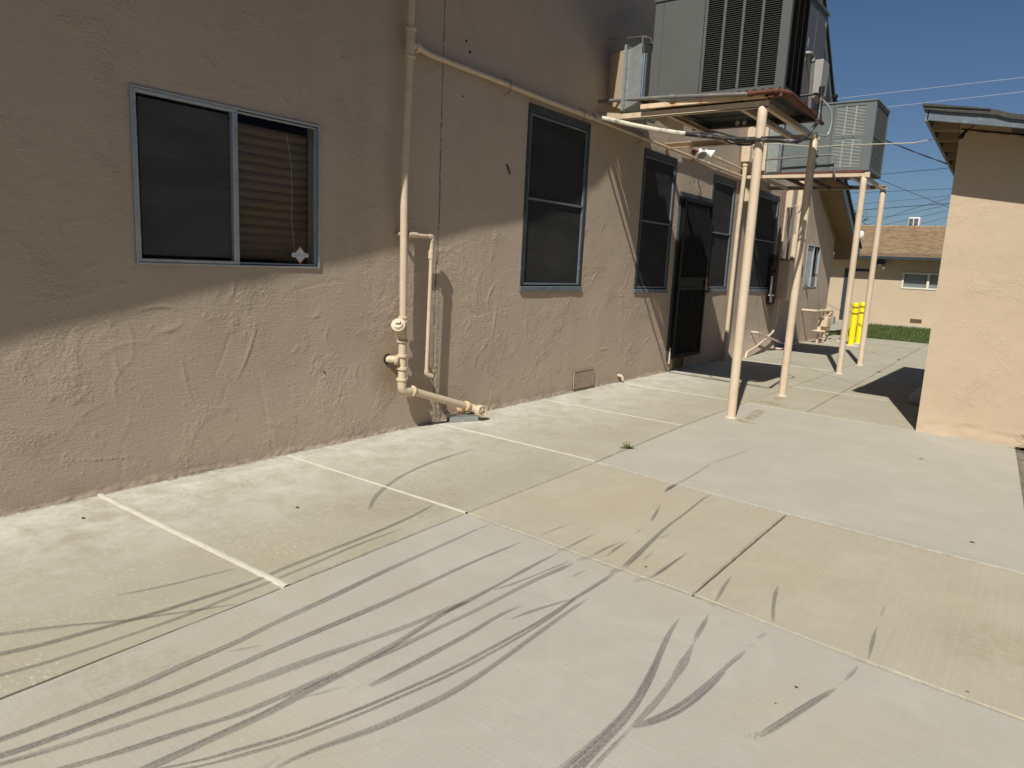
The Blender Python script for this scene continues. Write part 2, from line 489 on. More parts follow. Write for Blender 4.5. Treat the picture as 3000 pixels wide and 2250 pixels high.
def inset_poly(p, d):
    n = len(p); out = []
    for i in range(n):
        a = Vector(p[i - 1]); b = Vector(p[i]); c = Vector(p[(i + 1) % n])
        e1 = (b - a).normalized(); e2 = (c - b).normalized()
        n1 = Vector((-e1.y, e1.x)); n2 = Vector((-e2.y, e2.x))
        k = (n1 + n2) / max(1e-6, 1 + n1.dot(n2))
        out.append(b + k * d)
    return out
slabs = MB()
def slab(pts, mi, gap=.003, rnd=.007, z=0.0):
    slabs.mi = mi
    dense = []
    n = len(pts)
    for i in range(n):
        a = Vector(pts[i]); b = Vector(pts[(i + 1) % n]); L = (b - a).length; k = max(1, int(L / .06)) if L < 9 else max(1, int(L / .25))
        for q in range(k): dense.append(a.lerp(b, q / k))
    def jit(v, s): return v + Vector((mnoise.noise(Vector((v.x * 14, v.y * 14, 0))), mnoise.noise(Vector((v.x * 14, v.y * 14, 9))))) * s
    outer = [jit(v, .0022) for v in inset_poly(dense, gap)]
    inner = [jit(v, .003) for v in inset_poly(dense, gap + rnd)]
    bm = slabs.bm
    r0 = [bm.verts.new((v.x, v.y, -.06)) for v in outer]
    r1 = [bm.verts.new((v.x, v.y, z - .005)) for v in outer]
    r2 = [bm.verts.new((v.x, v.y, z)) for v in inner]
    m = len(outer)
    for i in range(m):
        j = (i + 1) % m
        for A, B_ in ((r0, r1), (r1, r2)):
            f = bm.faces.new((A[i], A[j], B_[j], B_[i])); f.material_index = mi
    f = bm.faces.new(r2); f.material_index = mi
XJ = -2.44
cy = [-6.0, 1.70, 2.915, 4.39, 6.02, 7.67, 9.52, 11.45, 13.6, 16.0, 18.72]
xj = [-2.40, -2.412, -2.44, -2.455, -2.50, -2.50, -2.47, -2.44, -2.43, -2.43, -2.43]
for i in range(len(cy) - 1):
    slab([(-4.13, cy[i]), (xj[i], cy[i]), (xj[i + 1], cy[i + 1]), (-4.13, cy[i + 1])], 0 if i < 7 else 4)
slab([(-2.345, -6), (5, -6), (5, 2.60), (.30, 2.72), (-.37, 2.765), (-.73, 2.815), (-1.43, 2.85), (-2.44, 2.915), (-2.41, 1.70)], 2)
slab([(-2.44, 2.92), (-1.43, 2.855), (-1.07, 2.845), (-1.07, 4.243), (-2.455, 4.355)], 1, .003)
slab([(-1.07, 2.845), (-.37, 2.77), (.30, 2.725), (5, 2.61), (5, 4.12), (.12, 4.20), (-1.07, 4.243)], 1, .006)
slab([(-2.455, 4.36), (-1.07, 4.248), (.12, 4.205), (.085, 5.03), (-.01, 6.72), (-.06, 7.62), (-.85, 7.60), (-1.85, 7.60), (-2.50, 7.66), (-2.50, 6.0)], 3)
slab([(-2.50, 7.67), (-1.86, 7.605), (-1.89, 9.27), (-2.47, 9.33)], 0)
slab([(-1.86, 7.605), (-.83, 7.575), (-.83, 9.2), (-1.89, 9.265)], 0)
slab([(-2.47, 9.335), (-1.89, 9.275), (-1.92, 10.93), (-2.44, 11.05)], 4)
slab([(-1.89, 9.27), (-.83, 9.205), (-.83, 10.75), (-1.92, 10.925)], 0)
slab([(-2.44, 11.055), (-1.92, 10.935), (-1.955, 13.0), (-2.43, 13.1)], 4)
slab([(-1.92, 10.93), (6, 10.6), (6, 12.7), (-1.955, 12.95)], 4)
slab([(-2.43, 13.105), (-1.955, 13.005), (-2.02, 15.4), (-2.43, 15.4)], 4)
slab([(-1.955, 12.955), (6, 12.7), (6, 15.4), (-2.02, 15.4)], 4)
slab([(-2.43, 15.405), (-2.02, 15.405), (-2.07, 18.68), (-2.43, 18.70)], 4)
slab([(-2.02, 15.405), (6, 15.405), (6, 18.3), (-2.07, 18.66)], 4)
paving = slabs.build("concrete_paving", [M_CTAN, M_CTAN2, M_CGREY, M_CGREY2, M_CFAR])
for f in paving.data.polygons: f.use_smooth = False
tag(paving, kind="structure")
# far walk beyond the lawn and along the chapel corner
mb = MB()
mb.box((-16, 24.35, -.06), (8, 25.5, .012))
mb.box((-16, 18.725, -.06), (-4.42, 24.35, .008))
tag(mb.build("far_footpath", M_CFAR), kind="structure")
# lawn
def lawn_mat():
    t = MT("lawn_green", 0.8, 0, 0.15)
    c = t.mix(t.ramp(t.noise(1.2, 5, .6), .35, .7), (0.032, 0.060, 0.010), (0.058, 0.095, 0.018))
    c = t.mix(t.math('MULTIPLY', t.ramp(t.noise(60, 3, .7), .55, .75), .5), c, (0.12, 0.16, 0.04))
    t.color(c); t.bump(t.noise(70, 4, .7), .8, .02)
    return t.m
M_LAWN = lawn_mat()
mb = MB(); mb.poly([(-4.30, 18.73, -.01), (8, 18.35, -.01), (8, 24.33, -.01), (-4.30, 24.33, -.01)])
tag(mb.build("lawn_soil", M_LAWN), kind="structure")
gr = np.random.RandomState(3)
N = 26000
gx = gr.uniform(-4.32, 1.5, N); gy = 18.70 + (24.35 - 18.70) * gr.uniform(0, 1, N) ** 1.3
gh = gr.uniform(.03, .075, N); ga = gr.uniform(0, 6.28, N); gl = gr.normal(0, .02, (N, 2)); w = .011
V = np.zeros((N, 3, 3), np.float32)
V[:, 0] = np.stack([gx - np.cos(ga) * w, gy - np.sin(ga) * w, np.full(N, -.01)], 1)
V[:, 1] = np.stack([gx + np.cos(ga) * w, gy + np.sin(ga) * w, np.full(N, -.01)], 1)
V[:, 2] = np.stack([gx + gl[:, 0], gy + gl[:, 1], gh], 1)
F = np.arange(N * 3).reshape(N, 3)
M_BLADE = leaf_mat("grass_blade", (0.045, 0.075, 0.016), (0.115, 0.140, 0.045))
tag(obj_from_arrays("lawn_grass", V.reshape(-1, 3), F, M_BLADE, smooth=False), "short mown green grass strip between the walk and the far tan building", "grass", kind="stuff")

# joint sealant beads that stand proud of the slabs
def bead(p, q, w, h):
    p = Vector((p[0], p[1], 0)); q = Vector((q[0], q[1], 0)); d = (q - p); L = d.length; d.normalize(); nrm = Vector((-d.y, d.x, 0))
    n = int(L / .02)
    prof = [(-1, -.01), (-.8, .55), (-.3, 1.0), (.35, .95), (.85, .5), (1, -.01)]
    rows = []
    for i in range(n + 1):
        c = p + d * (L * i / n)
        k = 1 + .14 * mnoise.noise(c * 9) + .10 * mnoise.noise(c * 40)
        sh = .002 * mnoise.noise(c * 6 + Vector((5, 5, 5)))
        rows.append([mbb.bm.verts.new(c + nrm * (a * w / 2 * k + sh) + Vector((0, 0, (b * h * (1 + .3 * mnoise.noise(c * 30))) if b > 0 else -.01))) for a, b in prof])
    for i in range(n):
        for k in range(len(prof) - 1):
            f = mbb.bm.faces.new((rows[i][k], rows[i][k + 1], rows[i + 1][k + 1], rows[i + 1][k])); f.smooth = True
mbb = MB()
bead((-4.085, 1.69), (-2.40, 1.712), .040, .008)
bead((-4.075, 2.907), (-2.44, 2.918), .026, .005)
bead((-3.95, 4.42), (-2.46, 4.385), .022, .004)
bead((-3.99, 6.04), (-2.52, 6.02), .022, .003)
bead((-3.98, 7.69), (-2.55, 7.672), .018, .003)
bead((-2.46, 9.335), (-1.35, 9.245), .016, .002)
bead((-2.47, 7.667), (-.86, 7.60), .016, .002)
bead((-4.0, 11.46), (-2.46, 11.44), .03, .003)
tag(mbb.build("joint_sealant", M_SEAL), kind="structure")
# thin smears of cement along the two rough joints, rust marks and the black tyre marks
def ribbon_mat(name, col, amax, streak=True, grain=120):
    t = MT(name, 0.85, 0, 0.15)
    uv = _n(t.nt, "ShaderNodeUVMap"); sep = _n(t.nt, "ShaderNodeSeparateXYZ"); t.L(uv.outputs[0], sep.inputs[0])
    att = _n(t.nt, "ShaderNodeAttribute", attribute_name="dens")
    v = sep.outputs[1]
    edge = t.math('MULTIPLY', t.math('MULTIPLY', v, t.math('SUBTRACT', 1.0, v)), 4.0)        # 0 at the rims, 1 in the middle
    edge = t.ramp(edge, 0.02, 0.55 if streak else .9)
    f = t.math('MULTIPLY', edge, att.outputs["Fac"])
    if streak:
        mp = _n(t.nt, "ShaderNodeMapping"); mp.inputs["Scale"].default_value = (1.4, 10.0, 1); t.L(uv.outputs[0], mp.inputs[0])
        nz = _n(t.nt, "ShaderNodeTexNoise"); nz.inputs["Scale"].default_value = 1.0; nz.inputs["Detail"].default_value = 4; t.L(mp.outputs[0], nz.inputs["Vector"])
        f = t.math('MULTIPLY', f, t.ramp(nz.outputs["Fac"], .34, .62, (.25, .25, .25, 1), (1, 1, 1, 1)))
    f = t.math('MULTIPLY', f, t.ramp(t.noise(grain, 4, .8), .34, .62, (.40, .40, .40, 1), (1, 1, 1, 1)))
    if not streak:
        f = t.math('MULTIPLY', f, t.ramp(t.noise(16, 6, .8), .40, .62, (.0, .0, .0, 1), (1, 1, 1, 1)))
    f = t.math('MULTIPLY', f, amax, True)
    t.color(col)
    tr = _n(t.nt, "ShaderNodeBsdfTransparent"); mx = _n(t.nt, "ShaderNodeMixShader")
    t.L(f, mx.inputs[0]); t.L(tr.outputs[0], mx.inputs[1]); t.L(t.b.outputs[0], mx.inputs[2]); t.L(mx.outputs[0], t.out.inputs[0])
    return t.m
M_TYRE = ribbon_mat("rubber_scuff", (0.118, 0.112, 0.110), 0.80)
M_SMEAR = ribbon_mat("cement_smear", (0.57, 0.545, 0.48), 0.70, False, 60)
M_STAIN = ribbon_mat("rust_stain", (0.36, 0.20, 0.05), 1.0, False, 60)
M_YELST = ribbon_mat("ochre_stain", (0.40, 0.31, 0.16), 0.6, False, 40)
M_DUST = ribbon_mat("dark_joint_dirt", (0.15, 0.13, 0.105), 0.8, False, 90)

def catmull(p, step=.03):
    P = [Vector((a[0], a[1], 0)) for a in p]
    P = [P[0] * 2 - P[1]] + P + [P[-1] * 2 - P[-2]]
    out = []
    for i in range(1, len(P) - 2):
        n = max(2, int((P[i + 1] - P[i]).length / step))
        for k in range(n):
            t = k / n
            out.append(.5 * ((2 * P[i]) + (-P[i - 1] + P[i + 1]) * t + (2 * P[i - 1] - 5 * P[i] + 4 * P[i + 1] - P[i + 2]) * t * t + (-P[i - 1] + 3 * P[i] - 3 * P[i + 1] + P[i + 2]) * t ** 3))
    out.append(P[-2])
    return out
def ribbons(name, items, mat, z0):
    bm = bmesh.new(); uvl = bm.loops.layers.uv.new("UVMap"); dl = bm.verts.layers.float.new("dens")
    for idx, (w, a, pts) in enumerate(items):
        c = catmull(pts); n = len(c); u = idx * 7.3; L = sum((c[i + 1] - c[i]).length for i in range(n - 1)); s = 0
        rows = []
        z = z0 + .00007 * (idx % 12)
        for i, p in enumerate(c):
            d = (c[min(n - 1, i + 1)] - c[max(0, i - 1)]).normalized(); nr = Vector((-d.y, d.x, 0))
            if i: s += (c[i] - c[i - 1]).length
            e = min(s, L - s)
            taper = min(1, .45 + e / .25); fade = min(1, .15 + e / min(.14, L * .3))
            ww = w * taper * (1 + .18 * mnoise.noise(Vector((u + s * 3, 1, idx))))
            dens = a * fade * (.84 + .30 * mnoise.noise(Vector((u + s * 1.4, 5, idx))))
            va = bm.verts.new(p + nr * ww / 2 + Vector((0, 0, z))); vb = bm.verts.new(p - nr * ww / 2 + Vector((0, 0, z)))
            va[dl] = dens; vb[dl] = dens
            rows.append((va, vb, u + s))
        for i in range(n - 1):
            f = bm.faces.new((rows[i][0], rows[i][1], rows[i + 1][1], rows[i + 1][0]))
            for lp, uvv in zip(f.loops, ((rows[i][2], 1), (rows[i][2], 0), (rows[i + 1][2], 0), (rows[i + 1][2], 1))): lp[uvl].uv = uvv
    me = bpy.data.meshes.new(name); bm.normal_update()
    for f in bm.faces:
        if f.normal.z < 0: f.normal_flip()
    bm.to_mesh(me); bm.free(); me.materials.append(mat)
    o = bpy.data.objects.new(name, me); C.objects.link(o)
    return tag(o, kind="structure")
# tyre marks on the slabs: (density, [(x, y, width)...]) in metres
MARKS = [
(0.6,[(-2.828,1.203,0.01),(-2.779,1.325,0.015),(-2.741,1.489,0.017),(-2.705,1.678,0.013)]),
(0.95,[(-2.68,0.753,0.032),(-2.636,0.88,0.029),(-2.616,1.011,0.031),(-2.588,1.15,0.028),(-2.569,1.271,0.029),(-2.557,1.432,0.026),(-2.545,1.568,0.027),(-2.543,1.71,0.022),(-2.561,1.79,0.026),(-2.566,1.968,0.024),(-2.576,2.235,0.026),(-2.589,2.463,0.024),(-2.619,2.699,0.019),(-2.66,2.88,0.013)]),
(0.8,[(-2.824,0.798,0.03),(-2.752,0.922,0.026),(-2.676,1.036,0.02),(-2.588,1.15,0.021),(-2.54,1.256,0.016),(-2.486,1.346,0.015),(-2.416,1.487,0.008)]),
(0.75,[(-2.539,0.709,0.023),(-2.51,0.834,0.021),(-2.494,0.96,0.02),(-2.486,1.102,0.019),(-2.475,1.255,0.02),(-2.475,1.385,0.02),(-2.486,1.53,0.021),(-2.484,1.691,0.022),(-2.492,1.736,0.022),(-2.501,1.918,0.019),(-2.525,2.191,0.017),(-2.522,2.506,0.009)]),
(0.85,[(-2.858,2.582,0.02),(-2.931,2.66,0.024),(-3.015,2.779,0.03),(-3.097,2.939,0.028),(-3.181,3.15,0.025),(-3.232,3.361,0.027),(-3.267,3.589,0.025),(-3.287,3.989,0.012)]),
(0.85,[(-2.187,0.598,0.029),(-2.176,0.684,0.028),(-2.172,0.768,0.028),(-2.161,0.885,0.032),(-2.157,0.982,0.034),(-2.16,1.06,0.033),(-2.166,1.145,0.032),(-2.161,1.244,0.033),(-2.162,1.353,0.033),(-2.179,1.474,0.028),(-2.182,1.572,0.035),(-2.191,1.789,0.035),(-2.21,2.043,0.03),(-2.218,2.25,0.027),(-2.224,2.479,0.023),(-2.234,2.756,0.012)]),
(0.5,[(-2.236,2.675,0.006),(-2.233,2.811,0.009),(-2.231,2.909,0.011)]),
(0.9,[(-2.115,0.575,0.031),(-2.093,0.655,0.03),(-2.081,0.733,0.029),(-2.07,0.815,0.028),(-2.056,0.901,0.026),(-2.042,0.993,0.027),(-2.031,1.071,0.026),(-2.03,1.136,0.025),(-2.027,1.211,0.03),(-2.026,1.251,0.029),(-2.021,1.418,0.03),(-2.01,1.6,0.032),(-1.997,1.802,0.033),(-1.988,2.034,0.028),(-1.989,2.298,0.022),(-1.982,2.522,0.018),(-1.971,2.66,0.015),(-1.964,2.794,0.006)]),
(0.7,[(-2.022,0.743,0.021),(-2.0,0.815,0.026),(-1.976,0.927,0.02),(-1.95,1.019,0.028),(-1.932,1.108,0.033),(-1.912,1.194,0.037),(-1.897,1.289,0.042),(-1.877,1.403,0.042),(-1.851,1.521,0.035),(-1.824,1.647,0.028),(-1.787,1.832,0.028),(-1.771,1.999,0.026),(-1.757,2.115,0.03)]),
(0.95,[(-1.756,1.982,0.019),(-1.751,2.108,0.028),(-1.754,2.223,0.023),(-1.75,2.338,0.015),(-1.754,2.426,0.015),(-1.755,2.526,0.022),(-1.755,2.646,0.015),(-1.75,2.805,0.007)]),
(0.45,[(-2.081,0.564,0.014),(-2.038,0.662,0.012),(-2.007,0.748,0.008)]),
(0.85,[(-1.933,0.675,0.023),(-1.906,0.745,0.018),(-1.886,0.799,0.024),(-1.864,0.871,0.028),(-1.843,0.955,0.025),(-1.811,1.037,0.019),(-1.786,1.113,0.028),(-1.777,1.206,0.029),(-1.759,1.314,0.03),(-1.748,1.437,0.033)]),
(0.95,[(-1.771,0.808,0.032),(-1.762,0.88,0.031),(-1.754,0.97,0.031),(-1.742,1.064,0.034),(-1.744,1.073,0.035),(-1.731,1.175,0.035),(-1.735,1.296,0.034),(-1.732,1.423,0.038),(-1.729,1.563,0.04),(-1.731,1.667,0.033),(-1.737,1.783,0.027),(-1.751,1.914,0.021),(-1.757,2.048,0.02),(-1.753,2.124,0.017)]),
(0.5,[(-1.722,1.262,0.007),(-1.688,1.345,0.012),(-1.662,1.411,0.005)]),
(0.75,[(-1.719,1.554,0.022),(-1.706,1.697,0.03),(-1.695,1.855,0.023),(-1.681,2.026,0.022),(-1.673,2.152,0.022),(-1.666,2.355,0.023),(-1.659,2.509,0.025),(-1.64,2.656,0.028),(-1.63,2.753,0.01)]),
(0.8,[(-1.736,2.279,0.013),(-1.704,2.407,0.012),(-1.682,2.576,0.007),(-1.656,2.756,0.011)]),
(1.0,[(-1.606,1.461,0.02),(-1.598,1.542,0.029),(-1.59,1.689,0.029),(-1.581,1.849,0.025),(-1.577,2.009,0.02),(-1.586,2.104,0.018),(-1.573,2.187,0.014),(-1.564,2.246,0.006)]),
(0.8,[(-1.528,2.134,0.011),(-1.507,2.231,0.019),(-1.476,2.326,0.015),(-1.434,2.46,0.008)]),
(0.95,[(-1.721,0.87,0.008),(-1.671,0.954,0.012),(-1.661,1.007,0.016),(-1.613,1.093,0.016),(-1.583,1.182,0.015),(-1.559,1.283,0.014),(-1.531,1.387,0.015),(-1.51,1.507,0.014),(-1.484,1.632,0.015),(-1.464,1.775,0.017),(-1.455,1.885,0.017),(-1.443,2.024,0.015),(-1.431,2.183,0.016),(-1.43,2.336,0.016),(-1.433,2.475,0.019),(-1.428,2.592,0.021),(-1.429,2.689,0.021),(-1.43,2.78,0.019)]),
(0.9,[(-1.685,0.887,0.008),(-1.648,0.941,0.009),(-1.638,0.993,0.015),(-1.591,1.078,0.015),(-1.561,1.166,0.015),(-1.537,1.265,0.014),(-1.51,1.368,0.013),(-1.489,1.486,0.013),(-1.463,1.609,0.014),(-1.442,1.75,0.014),(-1.434,1.859,0.013),(-1.424,1.998,0.013),(-1.417,2.163,0.009),(-1.418,2.317,0.008),(-1.43,2.453,0.006)]),
(0.85,[(-1.511,1.036,0.012),(-1.511,1.092,0.016),(-1.492,1.152,0.02),(-1.46,1.242,0.026),(-1.427,1.337,0.028),(-1.408,1.435,0.028),(-1.389,1.531,0.031),(-1.377,1.621,0.028),(-1.374,1.726,0.024),(-1.375,1.846,0.022),(-1.378,1.937,0.022),(-1.384,2.115,0.021),(-1.388,2.272,0.019),(-1.391,2.391,0.016),(-1.389,2.491,0.006)]),
(0.6,[(-1.534,1.005,0.016),(-1.537,1.041,0.01),(-1.538,1.069,0.004)]),
(1.0,[(-0.89,1.518,0.062),(-0.887,1.593,0.057),(-0.886,1.674,0.05),(-0.884,1.759,0.044),(-0.883,1.846,0.039),(-0.89,1.938,0.034),(-0.907,2.047,0.03),(-0.93,2.161,0.027),(-0.96,2.282,0.023),(-0.991,2.411,0.02),(-1.011,2.507,0.014),(-1.02,2.596,0.004)]),
(0.75,[(-0.844,1.579,0.017),(-0.845,1.704,0.013),(-0.843,1.834,0.011)]),
(0.75,[(-0.844,1.836,0.01),(-0.842,1.904,0.019),(-0.841,1.977,0.025),(-0.845,2.066,0.022),(-0.856,2.175,0.021),(-0.864,2.238,0.031),(-0.871,2.301,0.033),(-0.881,2.362,0.019),(-0.898,2.447,0.008)]),
(0.8,[(-0.899,2.457,0.008),(-0.914,2.533,0.02),(-0.926,2.618,0.02),(-0.943,2.709,0.007)]),
(1.0,[(-0.84,1.85,0.009),(-0.813,1.921,0.017),(-0.782,2.014,0.018),(-0.762,2.139,0.018),(-0.75,2.26,0.016),(-0.741,2.382,0.015),(-0.734,2.473,0.017),(-0.726,2.53,0.007)]),
(1.0,[(-0.835,1.846,0.007),(-0.803,1.901,0.014),(-0.769,1.984,0.015),(-0.747,2.104,0.014),(-0.737,2.229,0.012),(-0.733,2.339,0.008)]),
(0.5,[(-0.723,2.569,0.006),(-0.715,2.613,0.006)]),
(0.8,[(-0.721,2.655,0.014),(-0.715,2.685,0.019),(-0.712,2.721,0.013)]),
(0.95,[(-0.522,2.066,0.014),(-0.507,2.119,0.024),(-0.486,2.195,0.026),(-0.45,2.335,0.025),(-0.422,2.433,0.019),(-0.4,2.507,0.007)]),
(0.9,[(-0.536,2.082,0.009),(-0.528,2.04,0.009)]),
(0.8,[(-0.55,2.063,0.007),(-0.544,2.032,0.007)]),
(0.6,[(-0.559,2.049,0.005),(-0.556,2.026,0.005)]),
(1.0,[(-1.427,2.878,0.029),(-1.447,3.039,0.032),(-1.466,3.194,0.028),(-1.488,3.363,0.022),(-1.507,3.538,0.02),(-1.518,3.762,0.013),(-1.545,4.104,0.012),(-1.543,4.252,0.007)]),
(0.85,[(-1.434,2.777,0.019),(-1.441,2.82,0.041),(-1.422,2.86,0.036)]),
(0.85,[(-1.751,2.895,0.017),(-1.751,3.029,0.016),(-1.745,3.149,0.007)]),
(0.75,[(-1.762,2.823,0.018),(-1.759,2.858,0.037),(-1.742,2.901,0.023)]),
(0.6,[(-1.946,2.93,0.006),(-1.935,3.066,0.013),(-1.916,3.185,0.007)]),
(0.85,[(-1.608,2.897,0.019),(-1.603,3.036,0.014),(-1.588,3.155,0.006)]),
(0.7,[(-1.632,2.795,0.023),(-1.618,2.853,0.032),(-1.604,2.89,0.025)]),
(0.85,[(-1.554,2.938,0.007),(-1.564,3.055,0.018),(-1.567,3.175,0.006)]),
(0.7,[(-1.587,3.309,0.008),(-1.591,3.356,0.015),(-1.589,3.393,0.007)]),
(0.95,[(-1.611,3.551,0.02),(-1.648,3.683,0.017),(-1.696,3.842,0.005)]),
(0.9,[(-1.78,4.081,0.009),(-1.794,4.208,0.026),(-1.797,4.333,0.011)]),
(0.65,[(-1.464,3.326,0.013),(-1.446,3.446,0.006)]),
(0.85,[(-1.553,2.622,0.006),(-1.552,2.676,0.014),(-1.544,2.73,0.005)]),
(0.9,[(-1.281,2.866,0.016),(-1.276,2.991,0.021),(-1.276,3.113,0.015),(-1.273,3.258,0.006)]),
(0.6,[(-1.32,2.77,0.02),(-1.304,2.824,0.033),(-1.279,2.862,0.024)]),
(0.5,[(-1.396,3.018,0.008),(-1.403,3.091,0.012),(-1.41,3.164,0.005)]),
(0.8,[(-0.98,2.815,0.015),(-0.964,2.804,0.037),(-0.951,2.79,0.012)]),
(0.95,[(-0.964,2.842,0.009),(-0.981,2.949,0.015),(-1.0,3.078,0.013),(-1.006,3.149,0.004)]),
(0.8,[(-0.739,2.811,0.021),(-0.716,2.796,0.029)]),
(0.95,[(-0.716,2.831,0.015),(-0.76,2.977,0.015),(-0.792,3.11,0.015),(-0.803,3.192,0.005)]),
(0.8,[(-0.352,2.795,0.006),(-0.367,2.957,0.015),(-0.376,3.085,0.003)]),
(0.6,[(-0.382,3.211,0.009),(-0.386,3.329,0.007)]),
(0.7,[(-0.393,2.772,0.026),(-0.352,2.765,0.015)]),
(0.7,[(-0.389,2.576,0.007),(-0.379,2.639,0.016),(-0.372,2.71,0.006)]),
(0.4,[(-0.399,2.526,0.007),(-0.391,2.571,0.008)]),
(0.9,[(-1.786,4.092,0.01),(-1.796,4.197,0.03),(-1.803,4.31,0.014)]),
(0.6,[(-1.799,4.321,0.015),(-1.8,4.559,0.017),(-1.825,5.011,0.008)]),
(0.45,[(-1.825,5.011,0.014),(-1.785,5.296,0.018),(-1.759,5.597,0.007)]),
(0.7,[(-2.129,1.273,0.007),(-2.105,1.317,0.013),(-2.08,1.374,0.004)]),
(0.5,[(-2.208,1.056,0.004),(-2.195,1.093,0.008),(-2.181,1.134,0.004)]),
(0.4,[(-2.255,0.881,0.005),(-2.229,0.955,0.005)]),
(0.6,[(-1.474,1.106,0.006),(-1.473,1.112,0.006)]),
(0.6,[(-1.473,1.121,0.006),(-1.472,1.127,0.006)]),
(0.6,[(-1.461,1.132,0.006),(-1.459,1.139,0.006)]),
(0.6,[(-1.456,1.146,0.006),(-1.454,1.153,0.006)]),
(0.6,[(-1.447,1.158,0.006),(-1.445,1.165,0.006)]),
(0.6,[(-1.442,1.173,0.006),(-1.44,1.18,0.006)]),
(0.6,[(-1.433,1.185,0.006),(-1.431,1.192,0.006)]),
(0.6,[(-1.421,1.196,0.006),(-1.42,1.202,0.006)]),
(0.6,[(-1.416,1.211,0.006),(-1.414,1.218,0.006)]),
(0.6,[(-1.41,1.225,0.006),(-1.409,1.232,0.006)]),
(0.6,[(-1.405,1.239,0.006),(-1.403,1.246,0.006)]),
(0.6,[(-1.394,1.252,0.006),(-1.392,1.259,0.006)]),
(0.6,[(-1.383,1.262,0.006),(-1.381,1.27,0.006)]),
(0.6,[(-1.377,1.278,0.006),(-1.375,1.285,0.006)]),
(0.6,[(-1.372,1.294,0.006),(-1.37,1.301,0.006)]),
(0.6,[(-1.363,1.307,0.006),(-1.361,1.315,0.006)]),
(0.45,[(-1.549,1.664,0.006),(-1.548,1.672,0.006)]),
(0.45,[(-1.548,1.688,0.006),(-1.546,1.696,0.006)]),
(0.45,[(-1.535,1.701,0.006),(-1.534,1.709,0.006)]),
(0.45,[(-1.527,1.718,0.006),(-1.526,1.726,0.006)]),
(0.45,[(-1.521,1.737,0.006),(-1.519,1.744,0.006)]),
(0.45,[(-1.513,1.752,0.006),(-1.511,1.76,0.006)]),
(0.45,[(-1.51,1.778,0.006),(-1.508,1.786,0.006)]),
(0.45,[(-1.498,1.792,0.006),(-1.497,1.8,0.006)]),
(0.45,[(-1.492,1.811,0.006),(-1.491,1.819,0.006)]),
(0.45,[(-1.482,1.826,0.006),(-1.48,1.834,0.006)]),
(0.4,[(-2.066,1.401,0.006),(-2.066,1.408,0.006)]),
(0.4,[(-2.06,1.416,0.006),(-2.06,1.422,0.006)]),
(0.4,[(-2.058,1.435,0.006),(-2.057,1.441,0.006)]),
(0.4,[(-2.048,1.446,0.006),(-2.047,1.453,0.006)]),
(0.4,[(-2.046,1.465,0.006),(-2.045,1.471,0.006)]),
(0.4,[(-2.043,1.481,0.006),(-2.042,1.487,0.006)]),
(0.4,[(-2.037,1.498,0.006),(-2.037,1.505,0.006)]),
(0.4,[(-2.03,1.514,0.006),(-2.029,1.52,0.006)]),
(0.4,[(-2.023,1.529,0.006),(-2.023,1.536,0.006)]),
(0.6,[(-1.627,1.395,0.008),(-1.625,1.405,0.008)]),
(0.6,[(-1.629,1.411,0.008),(-1.627,1.42,0.008)]),
(0.6,[(-1.628,1.426,0.008),(-1.626,1.436,0.008)]),
(0.6,[(-1.631,1.443,0.008),(-1.629,1.453,0.008)]),
(0.6,[(-1.625,1.455,0.008),(-1.624,1.464,0.008)]),
(0.6,[(-1.631,1.476,0.008),(-1.629,1.486,0.008)]),
(0.6,[(-1.626,1.489,0.008),(-1.624,1.498,0.008)]),
(0.6,[(-1.63,1.509,0.008),(-1.628,1.519,0.008)]),
(0.6,[(-1.549,2.106,0.009),(-1.547,2.119,0.009)]),
(0.6,[(-1.538,2.12,0.009),(-1.536,2.132,0.009)]),
(0.6,[(-1.525,2.128,0.009),(-1.523,2.141,0.009)]),
(0.6,[(-1.519,2.148,0.009),(-1.516,2.161,0.009)]),
(0.5,[(-1.575,2.275,0.006),(-1.573,2.284,0.006)]),
(0.5,[(-1.568,2.287,0.006),(-1.567,2.296,0.006)]),
(0.5,[(-1.567,2.311,0.006),(-1.565,2.321,0.006)]),
(0.5,[(-1.568,2.337,0.006),(-1.567,2.346,0.006)]),
(0.5,[(-1.563,2.355,0.006),(-1.561,2.365,0.006)]),
(0.5,[(-1.558,2.374,0.006),(-1.556,2.383,0.006)]),
(0.5,[(-1.557,2.399,0.006),(-1.556,2.409,0.006)]),
(0.5,[(-1.559,2.429,0.006),(-1.558,2.438,0.006)]),
(0.5,[(-1.555,2.455,0.006),(-1.554,2.465,0.006)]),
(0.5,[(-1.754,3.178,0.007),(-1.753,3.19,0.007)]),
(0.5,[(-1.759,3.221,0.007),(-1.758,3.233,0.007)]),
(0.5,[(-1.753,3.249,0.007),(-1.752,3.261,0.007)]),
(0.5,[(-1.751,3.27,0.007),(-1.75,3.282,0.007)]),
(0.5,[(-1.741,3.292,0.007),(-1.74,3.304,0.007)]),
(0.5,[(-1.746,3.329,0.007),(-1.745,3.341,0.007)]),
(0.5,[(-1.742,3.355,0.007),(-1.741,3.368,0.007)]),
(0.5,[(-1.733,3.381,0.007),(-1.731,3.394,0.007)]),
(0.5,[(-1.49,3.002,0.008),(-1.488,3.017,0.009)]),
(0.5,[(-1.488,3.027,0.009),(-1.486,3.042,0.009)]),
(0.5,[(-1.491,3.059,0.009),(-1.489,3.074,0.009)]),
(0.5,[(-1.486,3.082,0.009),(-1.484,3.097,0.009)]),
(0.5,[(-1.483,3.102,0.009),(-1.481,3.117,0.009)]),
(0.5,[(-1.481,3.136,0.009),(-1.478,3.151,0.009)]),
(0.5,[(-1.476,3.155,0.009),(-1.473,3.17,0.009)]),
(0.6,[(-1.468,3.472,0.008),(-1.466,3.487,0.008)]),
